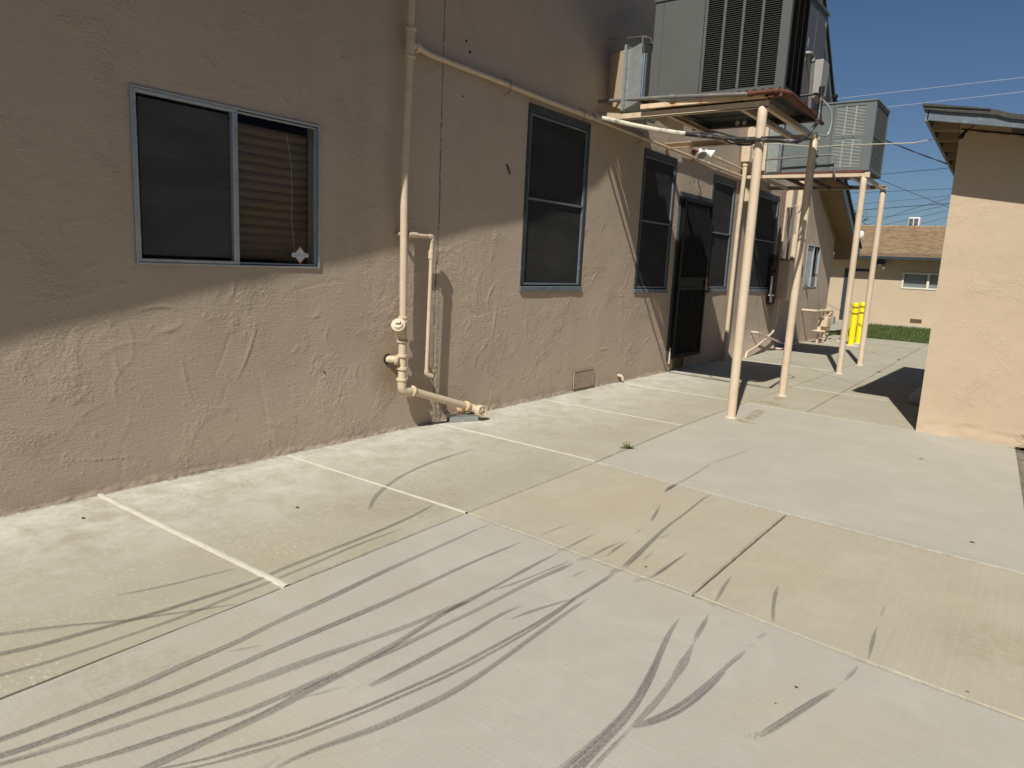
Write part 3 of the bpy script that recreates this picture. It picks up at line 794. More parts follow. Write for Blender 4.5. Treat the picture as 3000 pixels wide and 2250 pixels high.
(0.6,[(-1.462,3.504,0.008),(-1.46,3.52,0.008)]),
(0.6,[(-1.458,3.533,0.008),(-1.456,3.548,0.008)]),
(0.6,[(-1.456,3.562,0.008),(-1.453,3.577,0.008)]),
(0.6,[(-1.457,3.609,0.008),(-1.455,3.625,0.008)]),
(0.35,[(-2.386,1.53,0.007),(-2.386,1.537,0.007)]),
(0.35,[(-2.369,1.544,0.007),(-2.369,1.551,0.007)]),
(0.35,[(-2.352,1.56,0.007),(-2.353,1.567,0.007)]),
(0.35,[(-2.34,1.579,0.007),(-2.34,1.587,0.007)]),
(0.35,[(-2.338,1.601,0.007),(-2.338,1.608,0.007)]),
(0.35,[(-2.325,1.618,0.007),(-2.325,1.626,0.007)]),
(0.35,[(-2.31,1.636,0.007),(-2.31,1.644,0.007)]),
(0.35,[(-2.305,1.66,0.007),(-2.305,1.668,0.007)]),
(0.35,[(-2.291,1.676,0.007),(-2.291,1.683,0.007)]),
(0.35,[(-2.287,1.698,0.007),(-2.287,1.706,0.007)]),
(0.35,[(-2.273,1.718,0.007),(-2.273,1.726,0.007)]),
(0.35,[(-2.259,1.737,0.007),(-2.259,1.744,0.007)]),
(0.35,[(-2.25,1.755,0.007),(-2.25,1.763,0.007)]),
(0.35,[(-2.237,1.775,0.007),(-2.237,1.782,0.007)]),
(0.3,[(-0.727,1.902,0.003),(-0.725,1.908,0.003)]),
(0.3,[(-0.717,1.909,0.003),(-0.714,1.915,0.003)]),
(0.3,[(-0.706,1.915,0.003),(-0.703,1.921,0.003)]),
(0.3,[(-0.694,1.926,0.003),(-0.692,1.932,0.003)]),
(0.3,[(-0.686,1.935,0.003),(-0.684,1.941,0.003)]),
(0.3,[(-0.677,1.948,0.003),(-0.674,1.954,0.003)]),
(0.3,[(-0.665,1.952,0.003),(-0.663,1.958,0.003)]),
(0.3,[(-0.657,1.964,0.003),(-0.654,1.97,0.003)]),
(0.3,[(-0.644,1.971,0.003),(-0.642,1.977,0.003)]),
(0.3,[(-0.633,1.975,0.003),(-0.63,1.981,0.003)]),
(0.3,[(-0.624,1.988,0.003),(-0.622,1.995,0.003)]),
(0.3,[(-0.613,1.997,0.003),(-0.61,2.003,0.003)]),
(0.3,[(-0.604,2.001,0.003),(-0.601,2.008,0.003)]),
(0.3,[(-0.594,2.013,0.003),(-0.592,2.019,0.003)]),
(0.3,[(-0.581,2.02,0.003),(-0.579,2.026,0.003)]),
(0.3,[(-0.573,2.029,0.003),(-0.57,2.035,0.003)]),
(0.4,[(-2.688,1.752,0.007),(-2.689,1.759,0.007)]),
(0.4,[(-2.684,1.768,0.007),(-2.684,1.775,0.007)]),
(0.4,[(-2.685,1.789,0.007),(-2.686,1.797,0.007)]),
(0.4,[(-2.671,1.801,0.007),(-2.672,1.809,0.007)]),
(0.4,[(-2.671,1.821,0.007),(-2.672,1.829,0.007)]),
(0.4,[(-2.67,1.842,0.007),(-2.671,1.85,0.007)]),
(0.4,[(-2.668,1.863,0.007),(-2.668,1.87,0.007)]),
(0.4,[(-2.664,1.884,0.007),(-2.665,1.891,0.007)]),
(0.35,[(-1.676,1.877,0.006),(-1.675,1.884,0.006)]),
(0.35,[(-1.662,1.885,0.006),(-1.661,1.892,0.006)]),
(0.35,[(-1.651,1.9,0.006),(-1.65,1.908,0.006)]),
(0.35,[(-1.651,1.925,0.006),(-1.649,1.932,0.006)]),
(0.35,[(-1.636,1.933,0.006),(-1.635,1.94,0.006)]),
(0.35,[(-1.63,1.951,0.006),(-1.628,1.959,0.006)]),
(0.35,[(-1.622,1.966,0.006),(-1.621,1.974,0.006)]),
(0.35,[(-1.614,1.985,0.006),(-1.613,1.992,0.006)]),
(0.35,[(-1.443,4.008,0.008),(-1.441,4.025,0.008)]),
(0.35,[(-1.414,4.087,0.008),(-1.412,4.104,0.008)]),
(0.35,[(-1.39,4.176,0.008),(-1.388,4.194,0.008)]),
(0.35,[(-1.377,4.289,0.009),(-1.374,4.307,0.009)]),
(0.35,[(-1.351,4.385,0.009),(-1.348,4.404,0.009)]),
(0.6,[(-1.874,3.767,0.011),(-1.872,3.788,0.011)]),
(0.6,[(-1.859,3.786,0.011),(-1.857,3.807,0.011)]),
(0.6,[(-1.852,3.814,0.011),(-1.851,3.835,0.011)]),
]
def soften(v, n):
    for _ in range(n): v = [v[0]] + [(v[i - 1] + v[i] * 2 + v[i + 1]) / 4 for i in range(1, len(v) - 1)] + [v[-1]]
    return v
bm = bmesh.new(); uvl = bm.loops.layers.uv.new("UVMap"); dl = bm.verts.layers.float.new("dens")
for idx, (dens0, pts) in enumerate(MARKS):
    L = sum(math.hypot(pts[i + 1][0] - pts[i][0], pts[i + 1][1] - pts[i][1]) for i in range(len(pts) - 1))
    first_out = pts[0][1] < 1.0 and len(pts) > 3 and pts[0][0] < -1.2 or (pts[0][0] < -1.6 and pts[0][1] < 1.12 and len(pts) > 3)
    if first_out:
        p, q = Vector(pts[0]), Vector(pts[1]); e = (p - q).normalized() * .5; pts = [(p.x + e.x, p.y + e.y, p.z)] + list(pts)
    c = catmull(pts, .02); n = len(c)
    L = sum((c[i + 1] - c[i]).length for i in range(n - 1))
    # widths follow the same parameter
    w = [p[2] for p in pts]; P = [w[0]] + w + [w[-1]]; ws = []
    for i in range(1, len(P) - 2):
        seg = max(2, int(math.hypot(pts[i][0] - pts[i - 1][0], pts[i][1] - pts[i - 1][1]) / .02))
        for k in range(seg):
            t_ = k / seg; t_ = t_ * t_ * (3 - 2 * t_); ws.append(P[i] * (1 - t_) + P[i + 1] * t_)
    ws.append(P[-2]); ws = (ws + [ws[-1]] * n)[:n]
    if n > 12: c = soften(c, 14)
    rows = []; s_ = 0; z = .0016 + .00006 * (idx % 14)
    for i, p in enumerate(c):
        d = (c[min(n - 1, i + 1)] - c[max(0, i - 1)]).normalized(); nr = Vector((-d.y, d.x, 0))
        if i: s_ += (c[i] - c[i - 1]).length
        fade = min(1, .45 + (L - s_) / .16) * (1 if first_out else min(1, .45 + s_ / .14))
        ww = ws[i] * (1.06 + .10 * mnoise.noise(Vector((idx * 7.3 + s_ * 5, 1, idx)))) + .0030
        dn = dens0 * max(0, fade) * (.90 + .22 * mnoise.noise(Vector((idx * 7.3 + s_ * 2.2, 5, idx))))
        va = bm.verts.new(p + nr * ww / 2 + Vector((0, 0, z))); vb = bm.verts.new(p - nr * ww / 2 + Vector((0, 0, z)))
        va[dl] = dn; vb[dl] = dn; rows.append((va, vb, idx * 7.3 + s_))
    for i in range(n - 1):
        f = bm.faces.new((rows[i][0], rows[i][1], rows[i + 1][1], rows[i + 1][0]))
        for lp, uvv in zip(f.loops, ((rows[i][2], 1), (rows[i][2], 0), (rows[i + 1][2], 0), (rows[i + 1][2], 1))): lp[uvl].uv = uvv
bm.normal_update()
for f in bm.faces:
    if f.normal.z < 0: f.normal_flip()
me = bpy.data.meshes.new("tyre_marks"); bm.to_mesh(me); bm.free(); me.materials.append(M_TYRE)
o = bpy.data.objects.new("tyre_marks", me); C.objects.link(o); tag(o, kind="structure")
ribbons("cement_smears", [
    (.055, .9, [(-2.43, 2.915), (-1.875, 2.886), (-1.43, 2.853), (-1.013, 2.845), (-.73, 2.815), (-.37, 2.765), (.126, 2.735)]),
    (.040, .8, [(-2.40, 2.94), (-1.9, 2.915), (-1.45, 2.885), (-1.05, 2.87)]),
    (.030, .9, [(-2.45, 4.362), (-1.73, 4.30), (-1.07, 4.248), (-.56, 4.225), (.10, 4.205)]),
    (.10, .8, [(-.9, 4.29), (-.45, 4.275), (.10, 4.27)]),
    (.035, .5, [(-2.36, .66), (-2.38, 1.10), (-2.415, 1.70), (-2.435, 2.9)]),
    (.22, .35, [(-4.02, 2.0), (-4.0, 3.5), (-4.02, 5.5), (-4.0, 7.5)]),
    (.30, .35, [(-4.0, 12.3), (-3.4, 12.2), (-2.9, 12.0)]),
], M_SMEAR, .0030)
ribbons("joint_dirt", [
        (.010, .9, [(-2.412, 1.70), (-2.437, 2.9), (-2.45, 4.35)]),
    (.022, .8, [(-2.455, 4.37), (-2.50, 6.0), (-2.50, 7.1)]),
    (.026, .6, [(-1.066, 4.23), (-1.07, 3.6), (-1.068, 2.86)]),
    (.014, .8, [(-1.86, 7.61), (-1.89, 9.27), (-1.92, 10.93), (-1.955, 12.95), (-2.02, 15.4), (-2.07, 18.6)]),
    (.010, .7, [(-2.48, 7.66), (-1.86, 7.605)]),
    (.012, .6, [(-1.89, 9.27), (-.9, 9.21)]), (.012, .6, [(-1.92, 10.93), (.0, 10.85)]), (.012, .6, [(-2.44, 11.05), (-1.92, 10.93)]),
    (.05, .9, [(-.05, 7.50), (.01, 6.72), (.105, 5.03), (.135, 4.3)]),
    (.035, .95, [(-4.068, .6), (-4.070, 2.0), (-4.066, 4.2), (-4.070, 7.5), (-4.07, 11)]),
], M_DUST, .0042)
ribbons("rust_stains", [
    (.10, .9, [(-2.30, 6.68), (-2.22, 6.70), (-2.14, 6.64), (-2.02, 6.66)]),
    (.13, .8, [(-2.16, 6.70), (-2.19, 7.0), (-2.22, 7.25), (-2.24, 7.45)]),
    (.16, .7, [(-2.45, 7.78), (-2.33, 7.88), (-2.22, 7.85), (-2.10, 7.78)]),
    (.14, .5, [(-2.3, 8.1), (-2.35, 8.4)]),
    (.10, .6, [(-3.9, 9.0), (-3.75, 9.15), (-3.6, 9.2)]),
],M_STAIN, .0012)
ribbons('ochre_stains', [
    (.45, .35, [(-2.33, .75), (-2.2, 1.0), (-2.1, 1.2)]), (.6, .35, [(-.2, 3.3), (.1, 3.2), (.4, 3.0)]), (.5, .3, [(-3.3, 2.3), (-2.9, 2.6), (-2.6, 3.2)]), (.5, .25, [(-3.5, 4.7), (-3.0, 5.0), (-2.8, 5.6)]),
    ], M_YELST, .0008)

# ------------------------------------------------------------------ chapel building
chapel = thing("chapel_building", "long tan stucco chapel wall with tall windows and prow gable roof", "building", (-9, 7.6, 0))
# wall top (soffit) and the outer lower edge of the rake
XO = -3.642
OUT = [(-2.4, 2.20, XO), (-.27, 2.73, XO), (1.5, 3.11, XO), (2.75, 3.37, XO), (3.94, 3.62, XO), (5.13, 4.05, XO), (5.87, 4.66, XO), (9.86, 8.62, XO), (13.30, 5.18, XO), (13.99, 4.50, XO), (14.9, 3.75, XO), (15.80, 3.10, XO), (17.12, 2.35, XO), (17.95, 1.88, XO)]
oy = np.array([o[0] for o in OUT]); oz = np.array([o[1] for o in OUT]); ox = np.array([o[2] for o in OUT])
def ztop(y):
    z = np.interp(y, oy, oz) + .06
    far = 2.33 + .436 * (17.55 - y)
    return np.where(y > 15.8, np.maximum(z, far), z)
Y0, Y1 = -2.2, 17.55
OPEN = [  # y0 y1 z0 z1
    (1.945, 3.193, 1.285, 2.235), (5.560, 6.668, 1.145, 2.850), (7.925, 8.850, 1.115, 2.803), (10.115, 11.030, 1.115, 2.772),
    (12.09, 13.235, 1.105, 2.760), (15.385, 16.378, 1.165, 2.022), (9.045, 10.055, .205, 2.378)]
def grid_axis(segs, forced):
    out = []
    for a, b, s in segs: out += list(np.arange(a, b, s))
    out.append(segs[-1][1])
    out = np.array(out); keep = np.ones(len(out), bool)
    for f in forced: keep &= np.abs(out - f) > .003
    r = np.sort(np.concatenate([out[keep], np.array(sorted(set(forced)))]))
    return r[np.concatenate([[True], np.diff(r) > .0022])]
ya = grid_axis([(Y0, .9, .06), (.9, 6.2, .0095), (6.2, 8.6, .0125), (8.6, 12, .02), (12, Y1, .035)], [v for o in OPEN for v in o[:2]])
za = grid_axis([(0, .12, .007), (.12, 1.9, .0095), (1.9, 2.6, .014), (2.6, 3.4, .025)], [v for o in OPEN for v in o[2:]])
rs = np.random.RandomState(11)
def vnoise(y, z, sc, seed):
    r = np.random.RandomState(seed); g = r.uniform(-1, 1, (256, 256))
    a = y * sc + 31.7; b = z * sc + 17.3; i = np.floor(a).astype(int); j = np.floor(b).astype(int); u = a - i; v = b - j
    u = u * u * (3 - 2 * u); v = v * v * (3 - 2 * v)
    G_ = lambda p, q: g[p % 256, q % 256]
    return (G_(i, j) * (1 - u) + G_(i + 1, j) * u) * (1 - v) + (G_(i, j + 1) * (1 - u) + G_(i + 1, j + 1) * u) * v
YY, ZZ = np.meshgrid(ya, za, indexing='ij')
H = .0045 * vnoise(YY, ZZ, 1.1, 1) + .0028 * vnoise(YY, ZZ, 2.7, 2) + .0006 * vnoise(YY, ZZ, 6.5, 3) + .0002 * vnoise(YY, ZZ, 15, 4)
rough = np.clip(vnoise(YY, ZZ, 1.6, 8) * 1.6 - .25, 0, 1)
H += rough * (.0010 * vnoise(YY, ZZ, 30, 5) + .0009 * vnoise(YY, ZZ, 48, 6))
for k in range(850):                           # curved trowel strokes
    cy0 = rs.uniform(.5, 17.5); cz0 = rs.uniform(.03, 3.3) ** 1.0
    ang = rs.choice([rs.normal(1.25, .35), rs.normal(.2, .25), rs.normal(2.0, .5)]); L = rs.uniform(.07, .36) * (1.3 if rs.rand() < .2 else 1); bend = rs.normal(0, .13) * L
    wd = rs.uniform(.004, .012); hh = rs.uniform(.0010, .0046) * rs.choice([1, 1, -.5])
    t = np.linspace(-.5, .5, 16); du, dv = math.cos(ang), math.sin(ang)
    py = cy0 + t * L * du - bend * (1 - 4 * t * t) * dv; pz = cz0 + t * L * dv + bend * (1 - 4 * t * t) * du
    i0, i1 = np.searchsorted(ya, [py.min() - .05, py.max() + .05]); j0, j1 = np.searchsorted(za, [pz.min() - .05, pz.max() + .05])
    if i1 <= i0 or j1 <= j0: continue
    gy_ = YY[i0:i1, j0:j1, None]; gz_ = ZZ[i0:i1, j0:j1, None]
    d2 = (gy_ - py) ** 2 + (gz_ - pz) ** 2
    q = d2.argmin(2); d = np.sqrt(d2.min(2)); side = np.sign((gy_[..., 0] - py[q]) * dv - (gz_[..., 0] - pz[q]) * du)
    fade = np.clip(1.15 - np.abs(t[q]) * 2, 0, 1) ** .6
    prof = np.where(side > 0, np.exp(-(d / (wd * .55)) ** 2), np.exp(-(d / (wd * 2.2)) ** 2))
    H[i0:i1, j0:j1] += hh * prof * fade
for k in range(1500):                          # small blobs of plaster
    cy0 = rs.uniform(.7, 12); cz0 = rs.uniform(.02, 3.0); r_ = rs.uniform(.004, .011); hh = rs.uniform(.001, .003)
    i0, i1 = np.searchsorted(ya, [cy0 - .03, cy0 + .03]); j0, j1 = np.searchsorted(za, [cz0 - .03, cz0 + .03])
    H[i0:i1, j0:j1] += hh * np.exp(-((YY[i0:i1, j0:j1] - cy0) ** 2 + (ZZ[i0:i1, j0:j1] - cz0) ** 2) / (r_ * r_))
# ragged lip where the stucco meets the slab, a vertical crack near the drain, a flare at the base beyond the downpipe
lip = np.clip(1 - ZZ / (.035 + .022 * vnoise(YY, ZZ * 0, 5, 21) + .012 * vnoise(YY, ZZ * 0, 23, 22)), 0, 1)
H += lip * (.005 + .006 * vnoise(YY, ZZ, 31, 23) + .004 * vnoise(YY, ZZ, 9, 24))
crk = np.interp(ZZ, [0, .3, .6, 1.0, 1.7, 3.4], [4.45, 4.39, 4.37, 4.37, 4.40, 4.39]) + .004 * vnoise(YY * 0, ZZ, 14, 30)
H += -.006 * np.exp(-((YY - crk) / .004) ** 2)
ridge = np.exp(-((YY - crk - .03) / .022) ** 2) * np.clip(1.45 - ZZ, 0, 1)
H += ridge * (.004 + .004 * vnoise(YY, ZZ, 40, 31))
H += np.clip((YY - 11.05) / .05, 0, 1) * np.clip((14.3 - YY) / .3, 0, 1) * .10 * np.clip(1 - ZZ / .55, 0, 1) ** 2.2
for (a, b, c_, d_) in OPEN:                     # keep the plaster flat where it meets a frame
    m = np.clip(1 - np.maximum(np.maximum(a - YY, YY - b), np.maximum(c_ - ZZ, ZZ - d_)) / .03, 0, 1)
    H = H * (1 - m)
nz = len(za); nyy = len(ya)
ZT = ztop(ya)
extra = [4.2, 5.2, 6.6, 8.8]
zfull = np.concatenate([za, extra])
Zg = np.minimum(zfull[None, :], ZT[:, None])
Hg = np.concatenate([H, np.repeat(H[:, -1:], 4, 1)], 1)
Xg = WX0 + Hg
Yg = np.repeat(ya[:, None], len(zfull), 1)
verts = np.stack([Xg, Yg, Zg], -1).reshape(-1, 3)
nzf = len(zfull)
I, J = np.meshgrid(np.arange(nyy - 1), np.arange(nzf - 1), indexing='ij')
cyc = (ya[I] + ya[I + 1]) / 2; czc = (zfull[J] + zfull[J + 1]) / 2
keep = (zfull[J] < np.maximum(ZT[I], ZT[I + 1]))
for (a, b, c_, d_) in OPEN: keep &= ~((cyc > a) & (cyc < b) & (czc > c_) & (czc < d_))
a_ = I * nzf + J
faces = np.stack([a_, a_ + nzf, a_ + nzf + 1, a_ + 1], -1)[keep]
wall = obj_from_arrays("wall", verts, faces, M_WALL, chapel)
# hairline crack running up the wall and a few old fixing holes
mb = MB(); zz = .05; rr = random.Random(8); prev = None
while zz < 3.9:
    yc = float(np.interp(zz, [0, .3, .6, 1.0, 1.7, 3.4, 4], [4.45, 4.39, 4.37, 4.37, 4.40, 4.39, 4.385])) + .006 * mnoise.noise(Vector((0, 0, zz * 9))) + .002 * mnoise.noise(Vector((3, 0, zz * 45)))
    k = int(np.searchsorted(ya, yc)); j = int(min(len(za) - 1, np.searchsorted(za, zz)))
    xc = WX0 + float(H[k, j]) + .0045
    if prev and rr.random() > .10: mb.box((min(prev[0], xc) - .004, (prev[1] + yc) / 2 - .0013 * rr.uniform(.3, 1.3), prev[2]), (max(prev[0], xc), (prev[1] + yc) / 2 + .0013 * rr.uniform(.4, 1.6), zz + .002))
    prev = (xc, yc, zz); zz += .02
mb.build("wall_crack", paint("crack_shadow", (.19, .155, .12), .9, .3, None, 20, 0), chapel)
for y_, z_, r_ in ((4.657, 3.149, .010), (4.708, 3.076, .013), (4.641, 2.717, .006), (3.239, .551, .006)):
    mb = MB(); mb.lathe((WX0 - .002, y_, z_), (1, 0, 0), [(0, r_), (.0075, r_ * .8)], 9); mb.build("fixing_hole", M_ACD, chapel)
mb = MB()
for k in range(7): mb.box((WX0 + .002, 5.262 + k * .008, 2.25 - k * .012), (WX0 + .006, 5.274 + k * .008 + rr.uniform(0, .01), 2.262 - k * .012))
mb.build("scuff_mark", M_WOOD, chapel)
# reveals, end walls, back wall
mb = MB()
for (a, b, c_, d_) in OPEN:
    x1 = WX0 + .0005; x0 = WX0 - .13
    for p in ([(x1, a, c_), (x0, a, c_), (x0, a, d_), (x1, a, d_)], [(x1, b, d_), (x0, b, d_), (x0, b, c_), (x1, b, c_)], [(x1, a, d_), (x0, a, d_), (x0, b, d_), (x1, b, d_)], [(x1, b, c_), (x0, b, c_), (x0, a, c_), (x1, a, c_)]):
        mb.poly(p)
z0_, z1_ = float(ztop(np.array([Y0]))[0]), float(ztop(np.array([Y1]))[0])
mb.poly([(WX0, Y0, 0), (-14, Y0, 0), (-14, Y0, z0_), (WX0, Y0, z0_)])
mb.poly([(WX0, Y1, 0), (-14, Y1, 0), (-14, Y1, z1_), (WX0, Y1, z1_)])
mb.poly([(-14, Y0, 0), (-14, Y1, 0), (-14, Y1, z1_), (-14, 9.86, 8.6), (-14, Y0, z0_)])
ret = mb.build("end_walls", M_WALL, chapel)
# soffit, rake fascia, roof covering
mb = MB()
ys_ = [o[0] for o in OUT]
def topx(i): return float(ztop(np.array([min(max(ys_[i], Y0), Y1)]))[0])
for i in range(len(OUT) - 1):
    A, B_ = OUT[i], OUT[i + 1]
    za_, zb_ = float(ztop(np.array([A[0]]))[0]), float(ztop(np.array([B_[0]]))[0])
    mb.poly([(WX0 - .02, A[0], za_ + .002), (A[2], A[0], A[1]), (B_[2], B_[0], B_[1]), (WX0 - .02, B_[0], zb_ + .002)])
mb.box((WX0 + .002, Y1 - .02, 2.02), (-3.665, Y1 + .33, 2.46)); mb.box((-14, Y1 + .02, 1.97), (-3.66, Y1 + .36, 2.02)); mb.box((WX0 + .004, Y1 + .10, 1.80), (-3.70, Y1 + .34, 1.97))
# trim board where soffit meets wall
tb = [(o[0], float(ztop(np.array([o[0]]))[0])) for o in OUT if Y0 < o[0] < Y1] + [(Y1, z1_)]
for (a, za_), (b, zb_) in zip(tb[:-1], tb[1:]):
    mb.prism([(WX0 + .012, a, za_ - .11), (WX0 + .012, b, zb_ - .11), (WX0 + .012, b, zb_), (WX0 + .012, a, za_)], (.03, 0, 0))
mb.build("soffit", M_SOFFIT, chapel)
mb = MB()
for i in range(len(OUT) - 1):
    A, B_ = OUT[i], OUT[i + 1]
    mb.prism([(A[2] - .03, A[0], A[1] - .02), (B_[2] - .03, B_[0], B_[1] - .02), (B_[2] - .03, B_[0], B_[1] + .16), (A[2] - .03, A[0], A[1] + .16)], (.05, 0, 0))
mb.build("rake_fascia", M_BLUEL, chapel)
mb = MB()
for i in range(len(OUT) - 1):
    A, B_ = OUT[i], OUT[i + 1]
    mb.prism([(A[2] + .06, A[0], A[1] + .165), (B_[2] + .06, B_[0], B_[1] + .165), (B_[2] + .06, B_[0], B_[1] + .215), (A[2] + .06, A[0], A[1] + .215)], (WX0 - A[2] - .06, 0, .30))
    mb.prism([(WX0 - .001, A[0], A[1] + .465), (WX0 - .001, B_[0], B_[1] + .465), (WX0 - .001, B_[0], B_[1] + .515), (WX0 - .001, A[0], A[1] + .515)], (-11, 0, 0))
mb.build("roof", M_ROOFD, chapel)

# ---- windows of the chapel
def frame_box(mb, y0, y1, z0, z1, w, x0, x1):
    mb.box((x0, y0, z0), (x1, y1, z0 + w)); mb.box((x0, y0, z1 - w), (x1, y1, z1))
    mb.box((x0, y0, z0 + w), (x1, y0 + w, z1 - w)); mb.box((x0, y1 - w, z0 + w), (x1, y1, z1 - w))
# aluminium slider
y0, y1, z0, z1 = OPEN[0]; ym = 2.572
mb = MB(); frame_box(mb, y0, y1, z0, z1, .010, WX0 - .05, WX0 + .012); mb.box((WX0 - .045, ym - .007, z0 + .010), (WX0 + .008, ym + .007, z1 - .010))
w1 = tag(mb.build("window", M_ALU, chapel, bevel=.002), "wide aluminium sliding window with screen and brown blind")
mb = MB(); frame_box(mb, y0 + .011, ym - .008, z0 + .012, z1 - .012, .019, WX0 - .035, WX0 + .008); mb.build("screen_frame", M_ALU, w1, bevel=.003)
mb = MB(); mb.box((WX0 - .020, y0 + .05, z0 + .05), (WX0 - .018, ym - .04, z1 - .05)); mb.build("insect_screen", M_SCREENL, w1)
mb = MB(); frame_box(mb, ym + .010, y1 - .015, z0 + .016, z1 - .016, .010, WX0 - .04, WX0 - .012); mb.build("sash", M_ALU, w1, bevel=.002)
mb = MB(); mb.box((WX0 - .028, y0 + .03, z0 + .03), (WX0 - .024, y1 - .03, z1 - .03)); mb.build("pane", glass_mat("clear_slider_glass", (0.02, 0.021, 0.02), 0.95), w1)
mb = MB()
bl = []
for k in range(15 * 8 + 1):
    z = z1 - .06 - k * .007; ph = (k % 8) / 8
    bl.append((WX0 - .115 + .010 * math.sin(math.pi * ph), z))
for (xa_, za_), (xb_, zb_) in zip(bl[:-1], bl[1:]):
    mb.poly([(xa_, y0 + .02, za_), (xa_, y1 - .022, za_ - .006), (xb_, y1 - .022, zb_ - .006), (xb_, y0 + .02, zb_)])
mb.build("blind", M_BLIND, w1)
mb = MB(); mb.box((WX0 - .40, y0 - .3, z0 - .3), (WX0 - .38, y1 + .3, z1 + .3)); mb.box((WX0 - .40, y0 - .02, z0 - .05), (WX0 - .11, y1 + .02, z0 + .0)); mb.build("dark_interior", M_ROOM, w1)
# cracked pane line and alarm sticker
mb = MB(); mb.tube([(WX0 - .0225, 2.95, 2.14), (WX0 - .0225, 2.985, 1.95), (WX0 - .0225, 2.99, 1.75), (WX0 - .0225, 2.985, 1.60), (WX0 - .0225, 3.00, 1.45), (WX0 - .0225, 3.01, 1.38)], .0006, 5); mb.build("pane_crack", M_WHITE, w1)
sc_, sy = 1.370, 3.052
mb = MB()
mb.mi = 0; mb.prism([(WX0 - .0225, sy - .056, sc_), (WX0 - .0225, sy, sc_ - .062), (WX0 - .0225, sy + .056, sc_), (WX0 - .0225, sy, sc_ + .062)], (.001, 0, 0))
mb.mi = 1; mb.prism([(WX0 - .0213, sy - .046, sc_), (WX0 - .0213, sy, sc_ - .051), (WX0 - .0213, sy + .046, sc_), (WX0 - .0213, sy, sc_ + .051)], (.001, 0, 0))
mb.box((WX0 - .0201, sy - .068, sc_ - .014), (WX0 - .0191, sy + .066, sc_ + .014))
mb.mi = 2
rr = random.Random(4)
for row in range(2):
    yy = sy - .055
    while yy < sy + .052:
        ww = rr.uniform(.004, .012); mb.box((WX0 - .0190, yy, sc_ + .003 - row * .009), (WX0 - .0187, yy + ww, sc_ + .007 - row * .009)); yy += ww + .003
mb.build("sticker", [paint("sticker_orange", (.50, .19, .07), .5, .05, None, 5, 0), paint("sticker_white", (.62, .64, .66), .5, .05, None, 20, 0), paint("sticker_print", (.30, .31, .34), .5, .05, None, 5, 0)], w1)

def tall_window(k, label, pane, screen, rail, sun_sill=True, trim=None, curtain=None):
    y0, y1, z0, z1 = OPEN[k]
    mb = MB(); t = .043
    x0, x1 = WX0 - .10, WX0 + .010
    mb.box((x0, y0, z1 - .075), (x1, y1, z1)); mb.box((x0, y0, z0 + .03), (x1, y0 + t, z1 - .075)); mb.box((x0, y1 - t, z0 + .03), (x1, y1, z1 - .075))
    w = tag(mb.build("window", trim or M_BLUE, chapel, bevel=.004), label)
    mb = MB(); mb.prism([(x0, y0 - .01, z0 - .015), (x1 + .008, y0 - .01, z0 - .03), (x1 + .008, y0 - .01, z0 + .018), (x0, y0 - .01, z0 + .040)], (0, y1 - y0 + .02, 0)); mb.build("sill", M_BLUEL, w, bevel=.003)
    mb = MB(); frame_box(mb, y0 + t, y1 - t, z0 + .035, z1 - .08, .019, WX0 - .03, WX0 + .004)
    mb.box((WX0 - .032, y0 + t + .019, rail - .011), (WX0 + .006, y1 - t - .019, rail + .011)); mb.build("sash", M_BLUEL, w, bevel=.003)
    if screen:
        mb = MB(); mb.box((WX0 - .014, y0 + t + .02, z0 + .05), (WX0 - .012, y1 - t - .02, z1 - .09)); mb.build("insect_screen", M_SCREEN, w)
    mb = MB(); mb.box((WX0 - .05, y0 + t, z0 + .03), (WX0 - .046, y1 - t, z1 - .08)); mb.build("pane", pane, w)
    mb = MB(); mb.box((WX0 - .20, y0 - .05, z0 - .1), (WX0 - .19, y1 + .05, z1 + .1)); mb.build("dark_interior", curtain or M_ROOM, w)
    return w
tall_window(1, "tall dark double-hung window nearest the drain pipe", M_GLASSD, True, 2.0)
tall_window(2, "tall screened window left of the black door", M_GLASSD, True, 1.965)
tall_window(3, "tall screened window right of the black door", M_GLASSD, True, 1.96, curtain=M_BLINDG)
tall_window(4, "tall dark window beside the wall conduits, its screen torn at the bottom", M_GLASSD, True, 1.96)
M_LSCR = paint('bright_grey_screen', (0.42, 0.44, 0.44), 0.6, 0.15, None, 5, 0)
y0, y1, z0, z1 = OPEN[5]; ym = 15.88
mb = MB(); frame_box(mb, y0, y1, z0, z1, .016, WX0 - .05, WX0 + .012); mb.box((WX0 - .04, ym - .016, z0 + .016), (WX0 + .014, ym + .016, z1 - .016))
w6 = tag(mb.build("window", M_ALU, chapel, bevel=.003), "small metal-framed window by the chapel corner")
mb = MB(); mb.box((WX0 - .02, y0 + .03, z0 + .03), (WX0 - .016, ym - .03, z1 - .03)); mb.build("insect_screen", M_LSCR, w6)
mb = MB(); mb.box((WX0 - .03, ym + .03, z0 + .03), (WX0 - .026, y1 - .03, z1 - .03)); mb.build("pane", M_GLASSD, w6)
mb = MB(); mb.box((WX0 - .12, y0, z0), (WX0 - .11, y1, z1)); mb.build("dark_interior", M_ROOM, w6)

